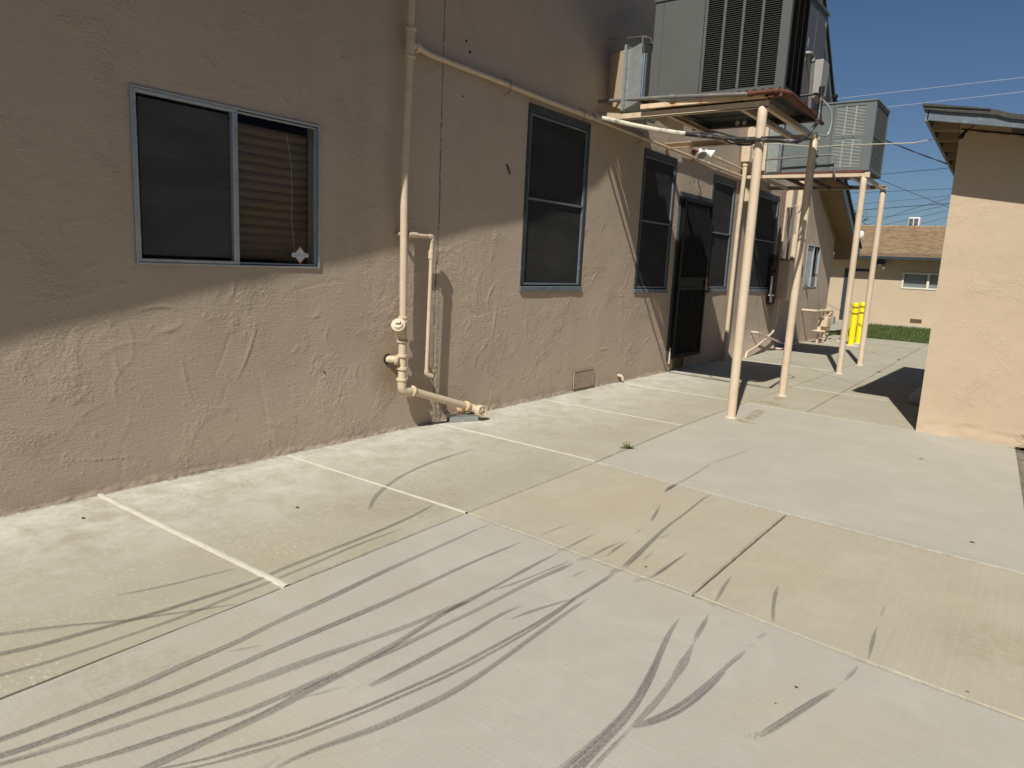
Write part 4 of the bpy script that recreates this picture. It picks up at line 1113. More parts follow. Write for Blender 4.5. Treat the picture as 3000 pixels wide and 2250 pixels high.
# ---- security door
y0, y1, z0, z1 = OPEN[6]
mb = MB(); frame_box(mb, y0 - .03, y1 + .02, z0 - .03, z1 + .035, .055, WX0 - .08, WX0 + .03)
dr = tag(mb.build("door", M_BLUE, chapel, bevel=.003), "black iron security door with vertical bars")
mb = MB(); X = WX0 + .05
frame_box(mb, y0 - .005, y1 - .03, z0 - .02, z1 - .03, .05, X, X + .03)
for z in (1.14, 1.28): mb.box((X, y0 + .045, z - .018), (X + .03, y1 - .08, z + .018))
mb.box((X + .01, y0 + .045, 1.16), (X + .018, y1 - .08, 1.26))
for k in range(15):
    y = y0 + .075 + k * (y1 - y0 - .16) / 14
    mb.box((X + .006, y - .008, z0 + .03), (X + .022, y + .008, 1.125)); mb.box((X + .006, y - .008, 1.295), (X + .022, y + .008, z1 - .08))
# scrolled ornament
for zc in (1.78, .66):
    for sg in (-1, 1):
        pts = [(X + .03, (y0 + y1) / 2 + sg * (.02 + .05 * (1 - t / 14) * math.cos(t * .55)), zc + sg * .05 + .05 * (1 - t / 14) * math.sin(t * .55)) for t in range(15)]
        mb.tube(pts, .005, 6)
mb.build("security_grille", M_BLACK, dr)
mb = MB(); mb.box((WX0 - .03, y0 + .02, z0), (WX0 + .0, y1 - .03, z1 - .02)); mb.build("door_leaf", M_BLACK, dr)
mb = MB(); mb.box((X + .028, y1 - .085, 1.13), (X + .040, y1 - .035, 1.30)); mb.lathe((X + .04, y1 - .06, 1.10), (1, 0, 0), [(0, .012), (.03, .012), (.035, .026), (.055, .026), (.06, .015)], 14)
mb.build("handle", paint("dull_brass", (.20, .15, .07), .4, .1, None, 9, 0, .6), dr)
mb = MB(); mb.tube([(X + .0, y0 - .02, .12), (X + .0, y0 - .02, .34)], .012, 8); mb.build("hinge_post", M_PIPE, dr)

# ---- foundation vents
def found_vent(y0, y1, z0, z1, mat, label):
    mb = MB(); x = WX0 + .012
    frame_box(mb, y0, y1, z0, z1, .012, WX0 - .004, x + .004)
    n = int((y1 - y0) / .024)
    H_ = z1 - z0; W_ = y1 - y0
    def clipd(a, b):
        return None
    k = -H_
    while k < W_:
        for s in (1, -1):
            # diagonal wires clipped to the frame
            ya_, yb_ = k, k + H_
            za_, zb_ = (0, H_) if s > 0 else (H_, 0)
            t0 = max(0, (0 - ya_) / (yb_ - ya_)); t1 = min(1, (W_ - ya_) / (yb_ - ya_))
            if t1 > t0 + .02:
                mb.tube([(x, y0 + ya_ + t0 * H_, z0 + za_ + (zb_ - za_) * t0), (x, y0 + ya_ + t1 * H_, z0 + za_ + (zb_ - za_) * t1)], .0018, 4, False)
        k += .024
    mb.box((WX0 - .03, y0, z0), (WX0 + .006, y1, z1))
    return mb
mb = found_vent(6.64, 7.07, .035, .235, M_PIPE, "")
mb2 = MB()
v = tag(mb.build("foundation_vent", paint("vent_mesh", (.36, .29, .21), .7, .15, ((.22, .17, .11), .6), 20, .3), chapel), "mesh foundation vent low on the wall below the first tall window")
mb = found_vent(9.25, 9.60, .02, .17, M_PIPE, "")
v = tag(mb.build("foundation_vent", paint("vent_mesh_dim", (.20, .15, .10), .7, .2, ((.08, .05, .03), .6), 20, .3), chapel), "mesh foundation vent under the black door")
# electrical knock-out disc on the wall
mb = MB(); mb.lathe((WX0, 15.09, 1.53), (1, 0, 0), [(0, .09), (.02, .09), (.03, .06), (.03, .02)], 20); mb.build("round_vent_plate", paint("dull_plate", (.12, .11, .10), .6, .1, None, 9, 0), chapel)
# ------------------------------------------------------------------ drain stack on the near wall
XS = -4.0
def collar(mb, c, ax, r, h=.022):
    mb.lathe(Vector(c) - Vector(ax).normalized() * h / 2, ax, [(0, r * .93), (.003, r), (h - .003, r), (h, r * .93)], 22)
t = thing("drain_stack", "thick beige drain pipe running up the near wall with a capped cleanout at its foot", "drain pipe", (XS, 3.92, 0))
mb = MB()
mb.tube([(XS, 3.925, .92), (XS, 3.905, 2.0), (XS, 3.935, 2.90)], .029, 20, False); mb.tube([(XS, 3.935, 2.90), (XS, 3.94, 4.9)], .029, 20); mb.build("vertical_pipe", M_PIPE, t)
mb = MB(); mb.tube([(XS, 3.936, 2.83), (XS, 3.936, 3.04)], .036, 20); collar(mb, (XS, 3.936, 2.84), (0, 0, 1), .043); collar(mb, (XS, 3.936, 3.03), (0, 0, 1), .043); mb.tube([(XS, 3.936, 2.93), (XS, 4.02, 2.925)], .030, 18); collar(mb, (XS, 4.00, 2.925), (0, 1, 0), .040, .03)
mb.build("tee_fitting", M_PIPE, t)
mb = MB()
mb.tube([(XS, 3.925, .94), (XS, 3.927, .40)], .032, 22)
for z, r in ((.925, .040), (.895, .043), (.742, .046), (.625, .044), (.525, .044), (.437, .045)): collar(mb, (XS, 3.926, z), (0, 0, 1), r)
mb.tube(fillet([(XS, 3.926, .76), (XS + .012, 3.895, .83), (XS + .03, 3.850, .872)], .03), [.034] * 8 if False else .034, 20)
mb.lathe((XS + .030, 3.848, .868), (.45, -.62, .45), [(0, .050), (.004, .054), (.022, .054), (.024, .044), (.032, .042), (.033, .02)], 24)
mb.build("wye_fitting", M_PIPE, t)
mb = MB(); mb.lathe((XS + .044, 3.828, .883), (.45, -.62, .45), [(0, .036), (.014, .036), (.015, .015)], 20)
q = Vector((.45, -.62, .45)).to_track_quat('Z', 'Y').to_matrix()
mb.box((XS + .036, 3.808, .881), (XS + .072, 3.832, .915), rot=q)
mb.build("cleanout_plug", M_PIPE, t)
mb = MB(); mb.tube([(XS, 3.90, .596), (-4.10, 3.853, .592)], .030, 20); collar(mb, (XS - .012, 3.868, .594), (.55, .8, 0), .038, .02); mb.build("wall_branch", M_PIPE, t)
mb = MB(); mb.lathe((WX0 + .004, 3.852, .594), (1, 0, 0), [(0, .042), (.004, .040)], 20); mb.build("wall_hole", M_ACD, t)
mb = MB()
mb.tube(fillet([(XS, 3.927, .43), (XS, 3.93, .345), (-3.985, 4.04, .33)], .07, 8), .037, 22)
collar(mb, (-3.985, 4.03, .332), (.02, 1, -.26), .046)
mb.build("elbow", M_PIPE, t)
mb = MB(); mb.tube([(-3.985, 4.03, .332), (-3.93, 4.66, .130)], .0315, 22); mb.build("sloped_pipe", M_PIPE, t)
mb = MB(); d = Vector((.055, .63, -.202)).normalized(); e = Vector((-3.93, 4.66, .130))
mb.lathe(e - d * .035, d, [(0, .040), (.004, .045), (.03, .045), (.034, .040)], 22); mb.tube([e, e + d * .06, e + d * .10 + Vector((-.03, .02, -.03))], .036, 18)
mb.tube([e + d * .05, (-4.08, 4.73, .07)], .034, 16)
mb.build("coupling", M_COUP, t)
mb = MB(); c = Vector((-3.865, 4.755, .088)); ax = Vector((.72, -.1, .05)).normalized()
mb.tube([e + d * .04, c], .036, 18)
mb.lathe(c - ax * .02, ax, [(0, .048), (.005, .054), (.050, .054), (.055, .050), (.055, .040), (.046, .038)], 28)
mb.build("end_cleanout", M_PIPE, t)
mb = MB(); f0 = c + ax * .027
mb.box(f0 + Vector((-.004, -.034, -.005)), f0 + Vector((.010, .034, .005))); mb.box(f0 + Vector((-.004, -.005, -.034)), f0 + Vector((.010, .005, .034))); mb.build("cross_plug", M_PIPE, t)

t = thing("vent_pipe", "thin beige pipe hooking out of the wall beside the thick drain pipe", "pipe", (XS, 4.21, 0))
mb = MB()
mb.tube(fillet([(-4.085, 3.93, 1.565), (XS, 3.965, 1.562), (XS, 4.222, 1.560), (XS + .003, 4.218, 1.42), (XS, 4.204, .48), (XS, 4.205, .455), (XS + .015, 4.250, .428)], .035), .0155, 16)
mb.build("pipe_run", M_PIPE, t)
mb = MB(); mb.lathe((XS, 3.955, 1.562), (0, 1, 0), [(0, .017), (.005, .022), (.095, .022), (.10, .017)], 6 * 3); mb.build("coupling", M_PIPE, t)
mb = MB(); mb.lathe((XS, 4.2165, 1.385), (0, 0, 1), [(0, .017), (.003, .021), (.065, .021), (.068, .017)], 18); mb.build("coupling", M_PIPE, t)
mb = MB(); mb.tube(fillet([(XS, 4.19, 1.560), (XS, 4.222, 1.560), (XS, 4.221, 1.525)], .02), .0205, 16); mb.build("elbow", M_PIPE, t)
mb = MB(); mb.tube(fillet([(XS, 4.204, .49), (XS, 4.204, .455), (XS + .012, 4.238, .436)], .02), .0205, 16)
mb.lathe((XS + .012, 4.24, .436), (.3, .9, -.35), [(0, .019), (.018, .019), (.018, .011), (.03, .010)], 14)
mb.build("elbow", M_PIPE, t)

t = thing("gas_pipe", "long thin beige pipe running level across the wall above the tall windows", "pipe", (-4.03, 8, 2.9))
mb = MB(); xg = -4.045
P_ = [(-4.0, 4.02, 2.925)] + [(xg + .004 * math.sin(k * 1.7), 4.2 + k * .8, 2.925 - k * .0088 + .003 * math.sin(k * 2.3)) for k in range(10)]
mb.tube(P_[:5], .0225, 14); mb.tube(P_[4:], .0175, 14); mb.tube([P_[4], tuple(Vector(P_[4]) + Vector((0, -.06, .002)))], .026, 14); mb.tube([P_[8], tuple(Vector(P_[8]) + Vector((0, -.05, .002)))], .023, 14); mb.build("pipe_run", M_PIPE, t)
for y in (5.18, 6.42, 7.68, 9.2, 10.5):
    mb = MB(); mb.tube([(WX0 + .005, y, 2.99 - (y - 4) * .0105), (WX0 + .075, y + .01, 2.955 - (y - 4) * .0105), (WX0 + .07, y, 2.87 - (y - 4) * .0105), (WX0 + .005, y, 2.85 - (y - 4) * .0105)], .003, 5); mb.build("hanger", M_RUST, t)
t = thing("upper_conduit", "short beige conduit above the gas pipe, running from the floodlight to the downpipe", "conduit", (-4.03, 10, 2.96))
mb = MB(); mb.tube([(-4.04, 8.85, 2.985), (-4.04, 10.1, 2.975), (-4.04, 11.75, 2.945)], .016, 12); mb.tube([(-4.04, 10.12, 2.975), (-4.04, 10.17, 2.975)], .022, 12); mb.build("pipe_run", M_PIPE, t)
t = thing("wall_stub_pipe", "little beige bent pipe end poking out at the foot of the wall", "pipe", (-4.05, 7.70, 0))
mb = MB(); mb.tube(fillet([(-4.10, 7.68, .085), (-4.04, 7.69, .083), (-4.03, 7.70, .03)], .03), .017, 14); mb.lathe((-4.075, 7.685, .085), (1, 0, 0), [(0, .024), (.015, .024)], 14); mb.build("bent_pipe", M_PIPE, t)

# metal box on the ground
t = thing("metal_box", "small grey metal box with a paper label lying on the slab under the drain end", "box", (-3.95, 4.60, 0))
A = Vector((-3.977, 4.487, 0)); B_ = Vector((-3.862, 4.735, 0)); u = (B_ - A).normalized(); nrm = Vector((-u.y, u.x, 0))
mb = MB(); W = .075
mb.prism([A, B_, B_ + nrm * W, A + nrm * W], (0, 0, .055)); mb.build("case", M_GALV, t, bevel=.003)
mb = MB(); mb.prism([A - u * .003 + nrm * -.003 + Vector((0, 0, .0555)), B_ + u * .003 - nrm * .003 + Vector((0, 0, .0555)), B_ + u * .003 + nrm * (W + .003) + Vector((0, 0, .0555)), A - u * .003 + nrm * (W + .003) + Vector((0, 0, .0555))], (0, 0, .003)); mb.build("lid", M_GALV, t)
mb = MB(); p = A + u * .09 + nrm * .028 + Vector((0, 0, .0587)); mb.prism([p, p + u * .09, p + u * .09 + nrm * .035, p + nrm * .035], (0, 0, .0006)); mb.build("paper_label", M_WHITE, t)
mb = MB(); p = A - u * .0015 + nrm * .015 + Vector((0, 0, .010)); mb.prism([p, p + nrm * .045, p + nrm * .045 + Vector((0, 0, .010)), p + Vector((0, 0, .010))], u * .001); p = p + Vector((0, 0, .018)); mb.prism([p, p + nrm * .045, p + nrm * .045 + Vector((0, 0, .010)), p + Vector((0, 0, .010))], u * .001); mb.build("end_slots", M_ACD, t)

# ------------------------------------------------------------------ platforms
def channel(mb, a, b, w, h, th=.006):
    """C channel between a and b; web on the -y/-x side, flanges w wide, height h"""
    a = Vector(a); b = Vector(b); d = (b - a).normalized(); up = Vector((0, 0, 1)); s = up.cross(d).normalized()
    off = b - a
    def slab_(p0, p1, p2, p3): mb.prism([a + p0, a + p1, a + p2, a + p3], off)
    slab_(-up * h / 2, -up * h / 2 + s * th, up * h / 2 + s * th, up * h / 2)
    slab_(up * (h / 2 - th) + s * th, up * (h / 2 - th) + s * w, up * h / 2 + s * w, up * h / 2 + s * th)
    slab_(-up * h / 2 + s * th, -up * h / 2 + s * w, up * (th - h / 2) + s * w, up * (th - h / 2) + s * th)
G_PL = "steel platforms carrying the air conditioners"
p1 = thing("steel_platform", "nearer beige steel platform with rusty edge under the big air conditioner", "platform", (-2.32, 6.75, 0), G_PL)
zb = 2.915
mb = MB(); channel(mb, (-2.27, 6.735, zb), (-3.76, 6.735, zb), -.05, .062)
channel(mb, (-3.76, 6.735, zb), (-4.085, 6.83, zb + .055), -.05, .062); mb.build("front_beam", M_BEAM, p1)
mb = MB(); channel(mb, (-2.27, 8.50, zb - .01), (-4.085, 8.50, zb - .01), .05, .065); mb.build("rear_beam", M_BEAM, p1)
for x in (-2.30, -2.52, -3.30):
    mb = MB(); channel(mb, (x, 6.76, zb), (x, 8.48, zb - .01), .045 if x > -3 else -.04, .05); mb.build("cross_bar", M_BEAM, p1)
mb = MB(); mb.box((-3.53, 6.675, 2.958), (-2.29, 6.730, 3.000)); mb.build("edge_angle", M_RUSTBEAM, p1)
mb = MB(); mb.box((-2.275, 6.655, 2.950), (-2.135, 6.715, 2.990)); mb.box((-2.165, 6.715, 2.965), (-2.110, 7.88, 3.015)); mb.box((-2.29, 6.655, 2.94), (-2.26, 6.735, 3.01)); mb.build("rusted_angle", M_RUST, p1)
mb = MB(); mb.box((-3.50, 7.90, 2.955), (-2.12, 7.94, 3.01)); mb.build("rear_angle", M_RUST, p1)
def post(x, y, zt, parent, x2=None, y2=None):
    mb = MB(); xx = x if x2 is None else x2; yy = y if y2 is None else y2
    mb.tube([(x, y, -.02), (xx, yy, zt - .12), (xx, yy, zt - .04), (xx - .01, yy + .012, zt - .012), (xx - .015, yy + .02, zt)], [.043, .043, .043, .036, .02], 24)
    po = mb.build("post", M_POST, parent)
    mb = MB(); mb.lathe((x, y, -.002), (0, 0, 1), [(0, .058), (.010, .056), (.016, .045)], 20); mb.build("grout_collar", M_SEAL, po)
post(-2.319, 6.730, 2.885, p1); post(-2.345, 8.47, 2.875, p1, -2.31, 8.44)
p2 = thing("steel_platform", "farther beige steel platform under the weathered grey-green air conditioner", "platform", (-2.32, 11.2, 0), G_PL)
zc = 2.835
mb = MB(); channel(mb, (-2.27, 11.20, zc), (-4.05, 11.20, zc + .02), -.05, .060); mb.build("front_beam", M_BEAM, p2)
mb = MB(); channel(mb, (-2.27, 12.62, zc - .02), (-4.085, 12.62, zc), .05, .060); mb.build("rear_beam", M_BEAM, p2)
for x in (-2.34, -2.50, -2.78, -3.1, -3.4, -3.75):
    mb = MB(); channel(mb, (x, 11.23, zc), (x, 12.60, zc - .02), .04, .045); mb.build("cross_bar", M_RUST if x in (-2.78, -3.1, -3.4) else M_BEAM, p2)
mb = MB(); mb.box((-3.55, 11.20, 2.870), (-2.36, 11.235, 2.905)); mb.build("rusted_angle", M_RUST, p2)
mb = MB(); mb.box((-2.325, 11.185, zc - .035), (-2.255, 11.20, zc + .035)); mb.build("end_plate", M_BEAM, p2)
post(-2.33, 11.21, 2.805, p2); post(-2.33, 12.65, 2.79, p2)

# ------------------------------------------------------------------ air conditioners
G_AC = "package air conditioners on steel platforms"
def louvres(mb, org, ux, n_out, width, z0, z1, cols, gap, pitch, slot, depth=.012, tilt=True):
    """slotted panel: columns of horizontal openings; org = lower corner, ux = unit vector along the face, n_out = outward"""
    ux = Vector(ux); no = Vector(n_out); cw = (width - gap * (cols - 1)) / cols
    n = int((z1 - z0) / pitch)
    # strips between columns
    for c in range(cols):
        a = c * (cw + gap)
        for k in range(n):
            z = z0 + k * pitch
            p = Vector(org) + ux * a; p.z = z
            q = p + ux * cw
            h = pitch - slot
            mb.prism([p + no * depth * .15, p + no * depth * (.55 if tilt else .1), p + no * depth * (.25 if tilt else .1) + Vector((0, 0, h)), p - no * depth * .8 + Vector((0, 0, h * 1.25))], q - p)
ac1 = thing("air_conditioner", "big dark grey air conditioner on the nearer platform, cut by the photo's top edge", "air conditioner", (-2.8, 7.3, 3.0), G_AC)
X0, X1, Ya, Yb, Z0, Z1 = -3.468, -2.154, 6.725, 7.868, 3.018, 3.945
mb = MB(); pl = .006
mb.mi = 0
mb.box((X0, Ya, Z0), (-2.958, Ya + pl, Z1))                       # plain front panel
mb.box((-2.952, Ya, Z0), (X1, Ya + pl, 3.066)); mb.box((-2.952, Ya, 3.887), (X1, Ya + pl, Z1))
mb.box((-2.952, Ya, 3.066), (-2.925, Ya + pl, 3.887)); mb.box((-2.238, Ya, 3.066), (X1, Ya + pl, 3.887))
mb.box((X0, Ya + pl, Z0), (X0 + pl, Yb, Z1)); mb.box((X0, Yb - pl, Z0), (X1, Yb, Z1))
ys1, ys2 = Ya + .045, 7.235
mb.box((X1 - pl, Ya + pl, Z0), (X1, ys1, Z1)); mb.box((X1 - pl, ys1, Z0), (X1, ys2, 3.060)); mb.box((X1 - pl, ys1, 3.905), (X1, ys2, Z1)); mb.box((X1 - pl, ys2, Z0), (X1, 7.50, Z1)); mb.box((X1 - pl, 7.506, Z0), (X1 + .002, Yb - pl, Z1))
mb.build("casing", M_ACG, ac1)
mb = MB(); mb.box((X0 - .012, Ya - .012, Z1), (X1 + .015, Yb + .012, Z1 + .03)); mb.build("top_cover", M_ACG, ac1, bevel=.004)
mb = MB(); gw = .024; cw = (.687 - 3 * gw) / 4
louvres(mb, (-2.925, Ya + .004, 0), (1, 0, 0), (0, -1, 0), .687, 3.068, 3.903, 4, gw, .0186, .0152)
for c in range(3):
    a = -2.925 + (c + 1) * cw + c * gw
    mb.box((a, Ya - .001, 3.066), (a + gw, Ya + pl, 3.905))
mb.build("front_louvres", M_ACG, ac1)
mb = MB(); wd = ys2 - ys1; g2 = .012; c2 = (wd - 2 * g2) / 3
louvres(mb, (X1 - .002, ys1, 0), (0, 1, 0), (1, 0, 0), wd, 3.062, 3.90, 3, g2, .0155, .0125)
for c in range(2):
    a = ys1 + (c + 1) * c2 + c * g2
    mb.box((X1 - pl, a, 3.06), (X1 + .001, a + g2, 3.905))
mb.build("side_louvres", paint("dark_grille", (.060, .060, .056), .5, .1, None, 6, 0), ac1)
mb = MB(); mb.box((X0 + .02, Ya + .05, Z0 + .01), (X1 - .04, Yb - .02, Z1 - .01)); mb.build("coil_core", M_ACD, ac1)
mb = MB(); 
mb.box((X0, Ya, 2.998), (X1, Ya + .03, 3.016)); mb.box((X0, Yb - .03, 2.95), (X1, Yb, 3.016)); mb.box((X0, Ya + .03, 2.998), (X0 + .03, Yb - .03, 3.016)); mb.box((X1 - .03, Ya + .03, 2.998), (X1, Yb - .03, 3.016))
mb.box((X0 + .03, Ya + .03, 3.006), (X1 - .03, Yb - .03, 3.012))
for (a, b, c_, d_) in ((-3.30, 6.95, -2.60, 7.55),):
    frame = [(a, b), (c_, b), (c_, d_), (a, d_)]
    for i in range(4):
        p_, q_ = frame[i], frame[(i + 1) % 4]
        mb.tube([(p_[0], p_[1], 3.002), (q_[0], q_[1], 3.002)], .008, 6)
mb.build("base_pan", M_PAN, ac1)
def piece(nm, a, b, mat, par):
    m_ = MB(); m_.box(a, b); return m_.build(nm, mat, par)
for k in range(11): piece("drain_slot", (-2.93 + k * .072, Ya - .0012, 3.033), (-2.895 + k * .072, Ya, 3.044), M_ACD, ac1)
for k in range(9): piece("drain_slot", (X1, Ya + .03 + k * .055, 3.030), (X1 + .0012, Ya + .055 + k * .055, 3.042), M_ACD, ac1)
piece("panel_seam", (X0 + .09, Ya - .0012, Z0), (X0 + .092, Ya, Z1), M_ACD, ac1)
M_LABEL = paint("label_plate", (.30, .30, .27), .5, .1, ((.15, .15, .14), .5), 14, 0)
for a, b in (((X1 + .002, 7.60, 3.02), (X1 + .0035, 7.74, 3.16)), ((X1, 7.262, 3.385), (X1 + .0015, 7.29, 3.42)), ((X1, 7.30, 3.52), (X1 + .0015, 7.325, 3.60)), ((X1 + .0022, 7.80, 3.83), (X1 + .004, 7.84, 3.875))): piece("label_plate", a, b, M_LABEL, ac1)
mb = MB(); mb.box((X1 + .003, 7.575, 3.16), (X1 + .085, 7.80, 3.47)); mb.prism([(X1 + .003, 7.575, 3.16), (X1 + .085, 7.575, 3.16), (X1 + .003, 7.575, 3.10)], (0, .225, 0)); mb.build("disconnect_box", M_GREYBOX, ac1, bevel=.004)
mb = MB(); mb.tube(fillet([(X1, 7.27, 3.455), (X1 + .045, 7.28, 3.455), (X1 + .05, 7.345, 3.435), (X1 + .05, 7.38, 3.10), (X1 + .05, 7.40, 2.93)], .035), .019, 14); mb.lathe((X1 + .05, 7.345, 3.39), (0, 0, 1), [(0, .026), (.03, .026)], 14); mb.build("conduit_riser", M_GREYPIPE, ac1)
mb = MB()
M_HOLE = paint("bright_plug", (.42, .38, .32), .7, .05, None, 5, 0)
for k in range(2):
    mb = MB(); mb.lathe((-2.96 + k * .075, 7.838, 2.985), (0, -1, 0), [(0, .024), (.001, .024)], 20); mb.build("pan_plug", M_HOLE, ac1)

ac2 = thing("air_conditioner", "weathered grey-green package air conditioner on the farther platform", "air conditioner", (-2.9, 11.7, 2.9), G_AC)
X0, X1, Ya, Yb, Z0, Z1 = -3.50, -2.292, 11.246, 12.14, 2.905, 3.835
mb = MB()
mb.box((X0, Ya, Z0), (-2.845, Ya + pl, Z1)); mb.box((-2.840, Ya, Z0), (X1, Ya + pl, 2.955)); mb.box((-2.840, Ya, 3.79), (X1, Ya + pl, Z1))
mb.box((-2.84, Ya, 2.955), (-2.80, Ya + pl, 3.79)); mb.box((-2.425, Ya, 2.955), (X1, Ya + pl, 3.79)); mb.box((-2.80, Ya, 3.344), (-2.425, Ya + pl, 3.396))
mb.box((X0, Ya + pl, Z0), (X0 + pl, Yb, Z1)); mb.box((X0, Yb - pl, Z0), (X1, Yb, Z1))
mb.box((X1 - pl, Ya + pl, Z0), (X1, Ya + .06, Z1)); mb.box((X1 - pl, Ya + .06, Z0), (X1, Yb - pl, 2.95)); mb.box((X1 - pl, Ya + .06, 3.80), (X1, Yb - pl, Z1)); mb.box((X1 - pl, Yb - .05, 2.95), (X1, Yb - pl, 3.80))
mb.box((X1 - pl, Ya + .06, 3.37), (X1 + .002, Yb - .05, 3.385))
mb.build("casing", M_ACG2, ac2)
mb = MB(); mb.box((X0 - .012, Ya - .012, Z1), (X1 + .014, Yb + .012, Z1 + .025)); mb.build("top_cover", M_ACG2, ac2, bevel=.004)
mb = MB(); gg = .02; cw = (.375 - 2 * gg) / 3
for za_, zb_ in ((2.957, 3.363), (3.397, 3.788)):
    louvres(mb, (-2.80, Ya + .003, 0), (1, 0, 0), (0, -1, 0), .375, za_, zb_, 3, gg, .0195, .0100)
    for c in range(2):
        a = -2.80 + (c + 1) * cw + c * gg
        mb.box((a, Ya, za_), (a + gg, Ya + pl, zb_))
mb.build("front_louvres", paint("pale_louvre", (.26, .28, .25), .5, .1, None, 4, 0), ac2)
mb = MB(); n = 9
for k in range(n):
    y = Ya + .09 + k * (Yb - Ya - .17) / n
    mb.box((X1 - pl, y, 2.95), (X1, y + .014, 3.80))
for k in range(56): mb.box((X1 - .012, Ya + .06, 2.96 + k * .015), (X1 - .008, Yb - .05, 2.963 + k * .015))
mb.build("side_grille", paint("dark_grille_bars", (.075, .078, .072), .5, .1, None, 6, 0), ac2)
mb = MB(); mb.box((X0 + .02, Ya + .05, Z0 + .01), (X1 - .05, Yb - .02, Z1 - .01)); mb.build("coil_core", M_ACD, ac2)
mb = MB(); mb.box((X0, Ya, 2.888), (X1, Yb, 2.903)); mb.build("base_pan", M_PAN, ac2)

# ---- ducts between units and wall
t = thing("air_duct", "galvanised duct joining the nearer air conditioner to the wall", "duct", (-3.8, 7.0, 3.0), "galvanised ducts joining the units to the wall")
mb = MB(); mb.prism([(-3.745, 6.74, 2.985), (-3.582, 6.72, 3.045), (-3.582, 6.72, 3.600), (-3.745, 6.74, 3.555)], (.0, .70, 0)); mb.build("sheet_box", M_GALV, t)
mb = MB(); mb.box((-3.772, 6.705, 2.968), (-3.747, 7.46, 3.60)); mb.build("flange", M_GALV, t)
mb = MB(); mb.prism([(-4.10, 6.99, 3.11), (-3.773, 6.735, 2.985), (-3.773, 6.735, 3.560), (-4.10, 6.99, 3.62)], (0, .60, 0)); mb.build("painted_boot", M_PIPE, t)
mb = MB(); mb.box((-3.58, 6.77, 3.05), (-3.468, 7.42, 3.59)); mb.build("rubber_sleeve", M_ACD, t)
mb = MB(); mb.box((-3.585, 6.738, 3.075), (-3.545, 6.775, 3.50)); mb.tube([(-3.565, 6.745, 3.08), (-3.565, 6.745, 3.50)], .016, 10); mb.build("foil_seam", M_FOIL, t)
mb = MB()
for xx in (-3.538, -3.478):
    mb = MB(); mb.box((xx - .001, 6.748, 3.07), (xx + .001, 6.766, 3.50))
    for k in range(44): mb.box((xx - .006, 6.742, 3.07 + k * .0098), (xx + .006, 6.766, 3.0745 + k * .0098))
    mb.build("sleeve_stitching", M_GALV, t)
mb = MB(); mb.tube([(-4.09, 6.95, 3.755), (-3.60, 6.86, 3.700), (-3.56, 6.74, 3.66)], .004, 6); mb.tube([(-3.583, 6.719, 3.55), (-3.583, 6.719, 3.66)], .006, 6); mb.tube([(-3.583, 6.722, 3.655), (-3.50, 6.73, 3.63), (-3.485, 6.74, 3.58)], .004, 6); mb.build("support_wire", M_GREYPIPE, t)
mb = MB(); mb.prism([(-3.60, 6.9, 2.985), (-3.32, 6.9, 2.80), (-3.30, 6.9, 2.98)], (0, .35, 0)); mb.build("drop_bracket", M_BEAM, t)
t = thing("air_duct", "galvanised duct joining the farther air conditioner to the wall", "duct", (-3.8, 11.6, 2.9), "galvanised ducts joining the units to the wall")
mb = MB(); mb.box((-3.74, 11.29, 2.90), (-3.585, 12.0, 3.70)); mb.build("sheet_box", M_GALV, t)
mb = MB(); mb.box((-3.585, 11.30, 2.92), (-3.53, 11.34, 3.70)); mb.tube([(-3.555, 11.30, 2.92), (-3.555, 11.30, 3.72)], .02, 8); mb.build("foil_seam", M_FOIL, t)
mb = MB(); mb.box((-4.10, 11.32, 2.96), (-3.742, 12.0, 3.60)); mb.build("painted_boot", M_PIPE, t)
mb = MB(); mb.box((-3.76, 11.27, 2.885), (-3.738, 12.02, 3.72)); mb.build("flange", M_FOIL, t)

# ---- lines along the platforms
t = thing("condensate_pipe", "grey pipe lying along the front edge of the nearer platform, rusty at its corner", "pipe", (-3.2, 6.65, 3.0))
mb = MB(); mb.mi = 0; mb.tube([(-4.10, 6.82, 3.105), (-4.0, 6.80, 3.10), (-3.2, 6.655, 3.036), (-2.42, 6.65, 2.992)], .0185, 14)
mb.tube([(-3.20, 6.655, 3.036), (-3.15, 6.655, 3.034)], .026, 14)
mb.build("pipe_run", M_GREYPIPE, t)
mb = MB(); mb.tube(fillet([(-2.44, 6.65, 2.993), (-2.17, 6.65, 2.996), (-2.095, 6.72, 2.985), (-2.09, 7.10, 2.965), (-2.10, 7.9, 2.93)], .06), .021, 14); mb.tube([(-2.44, 6.65, 2.993), (-2.40, 6.65, 2.993)], .027, 14); mb.tube([(-2.20, 6.65, 2.996), (-2.16, 6.652, 2.996)], .028, 14); mb.build("rusty_corner", M_RUST, t)
t = thing("insulated_line", "black pipe with torn cream insulation sagging across in front of the nearer platform", "pipe", (-3.2, 6.68, 2.7))
mb = MB(); pts = [(-4.09, 6.72, 2.955), (-3.95, 6.69, 2.90), (-3.58, 6.66, 2.80), (-3.30, 6.66, 2.735), (-3.01, 6.655, 2.68)]
mb.tube(pts, .019, 12); mb.tube([(p[0], p[1] - .003, p[2] + .006) for p in pts], [.005, .018, .0185, .018, .017], 10); mb.build("cream_part", M_CREAMPIPE, t)
mb = MB(); mb.tube([(-3.03, 6.655, 2.684), (-2.606, 6.655, 2.617), (-2.197, 6.655, 2.577), (-1.99, 6.655, 2.557), (-1.97, 6.68, 2.557), (-2.00, 7.0, 2.632), (-1.995, 7.33, 2.83), (-2.0, 7.38, 2.90), (-2.0, 7.375, 3.13)], [.019, .018, .018, .018, .022, .018, .019, .020, .022], 12)
mb.tube([(-2.0, 7.375, 3.115), (-2.0, 7.372, 3.165)], .026, 10)
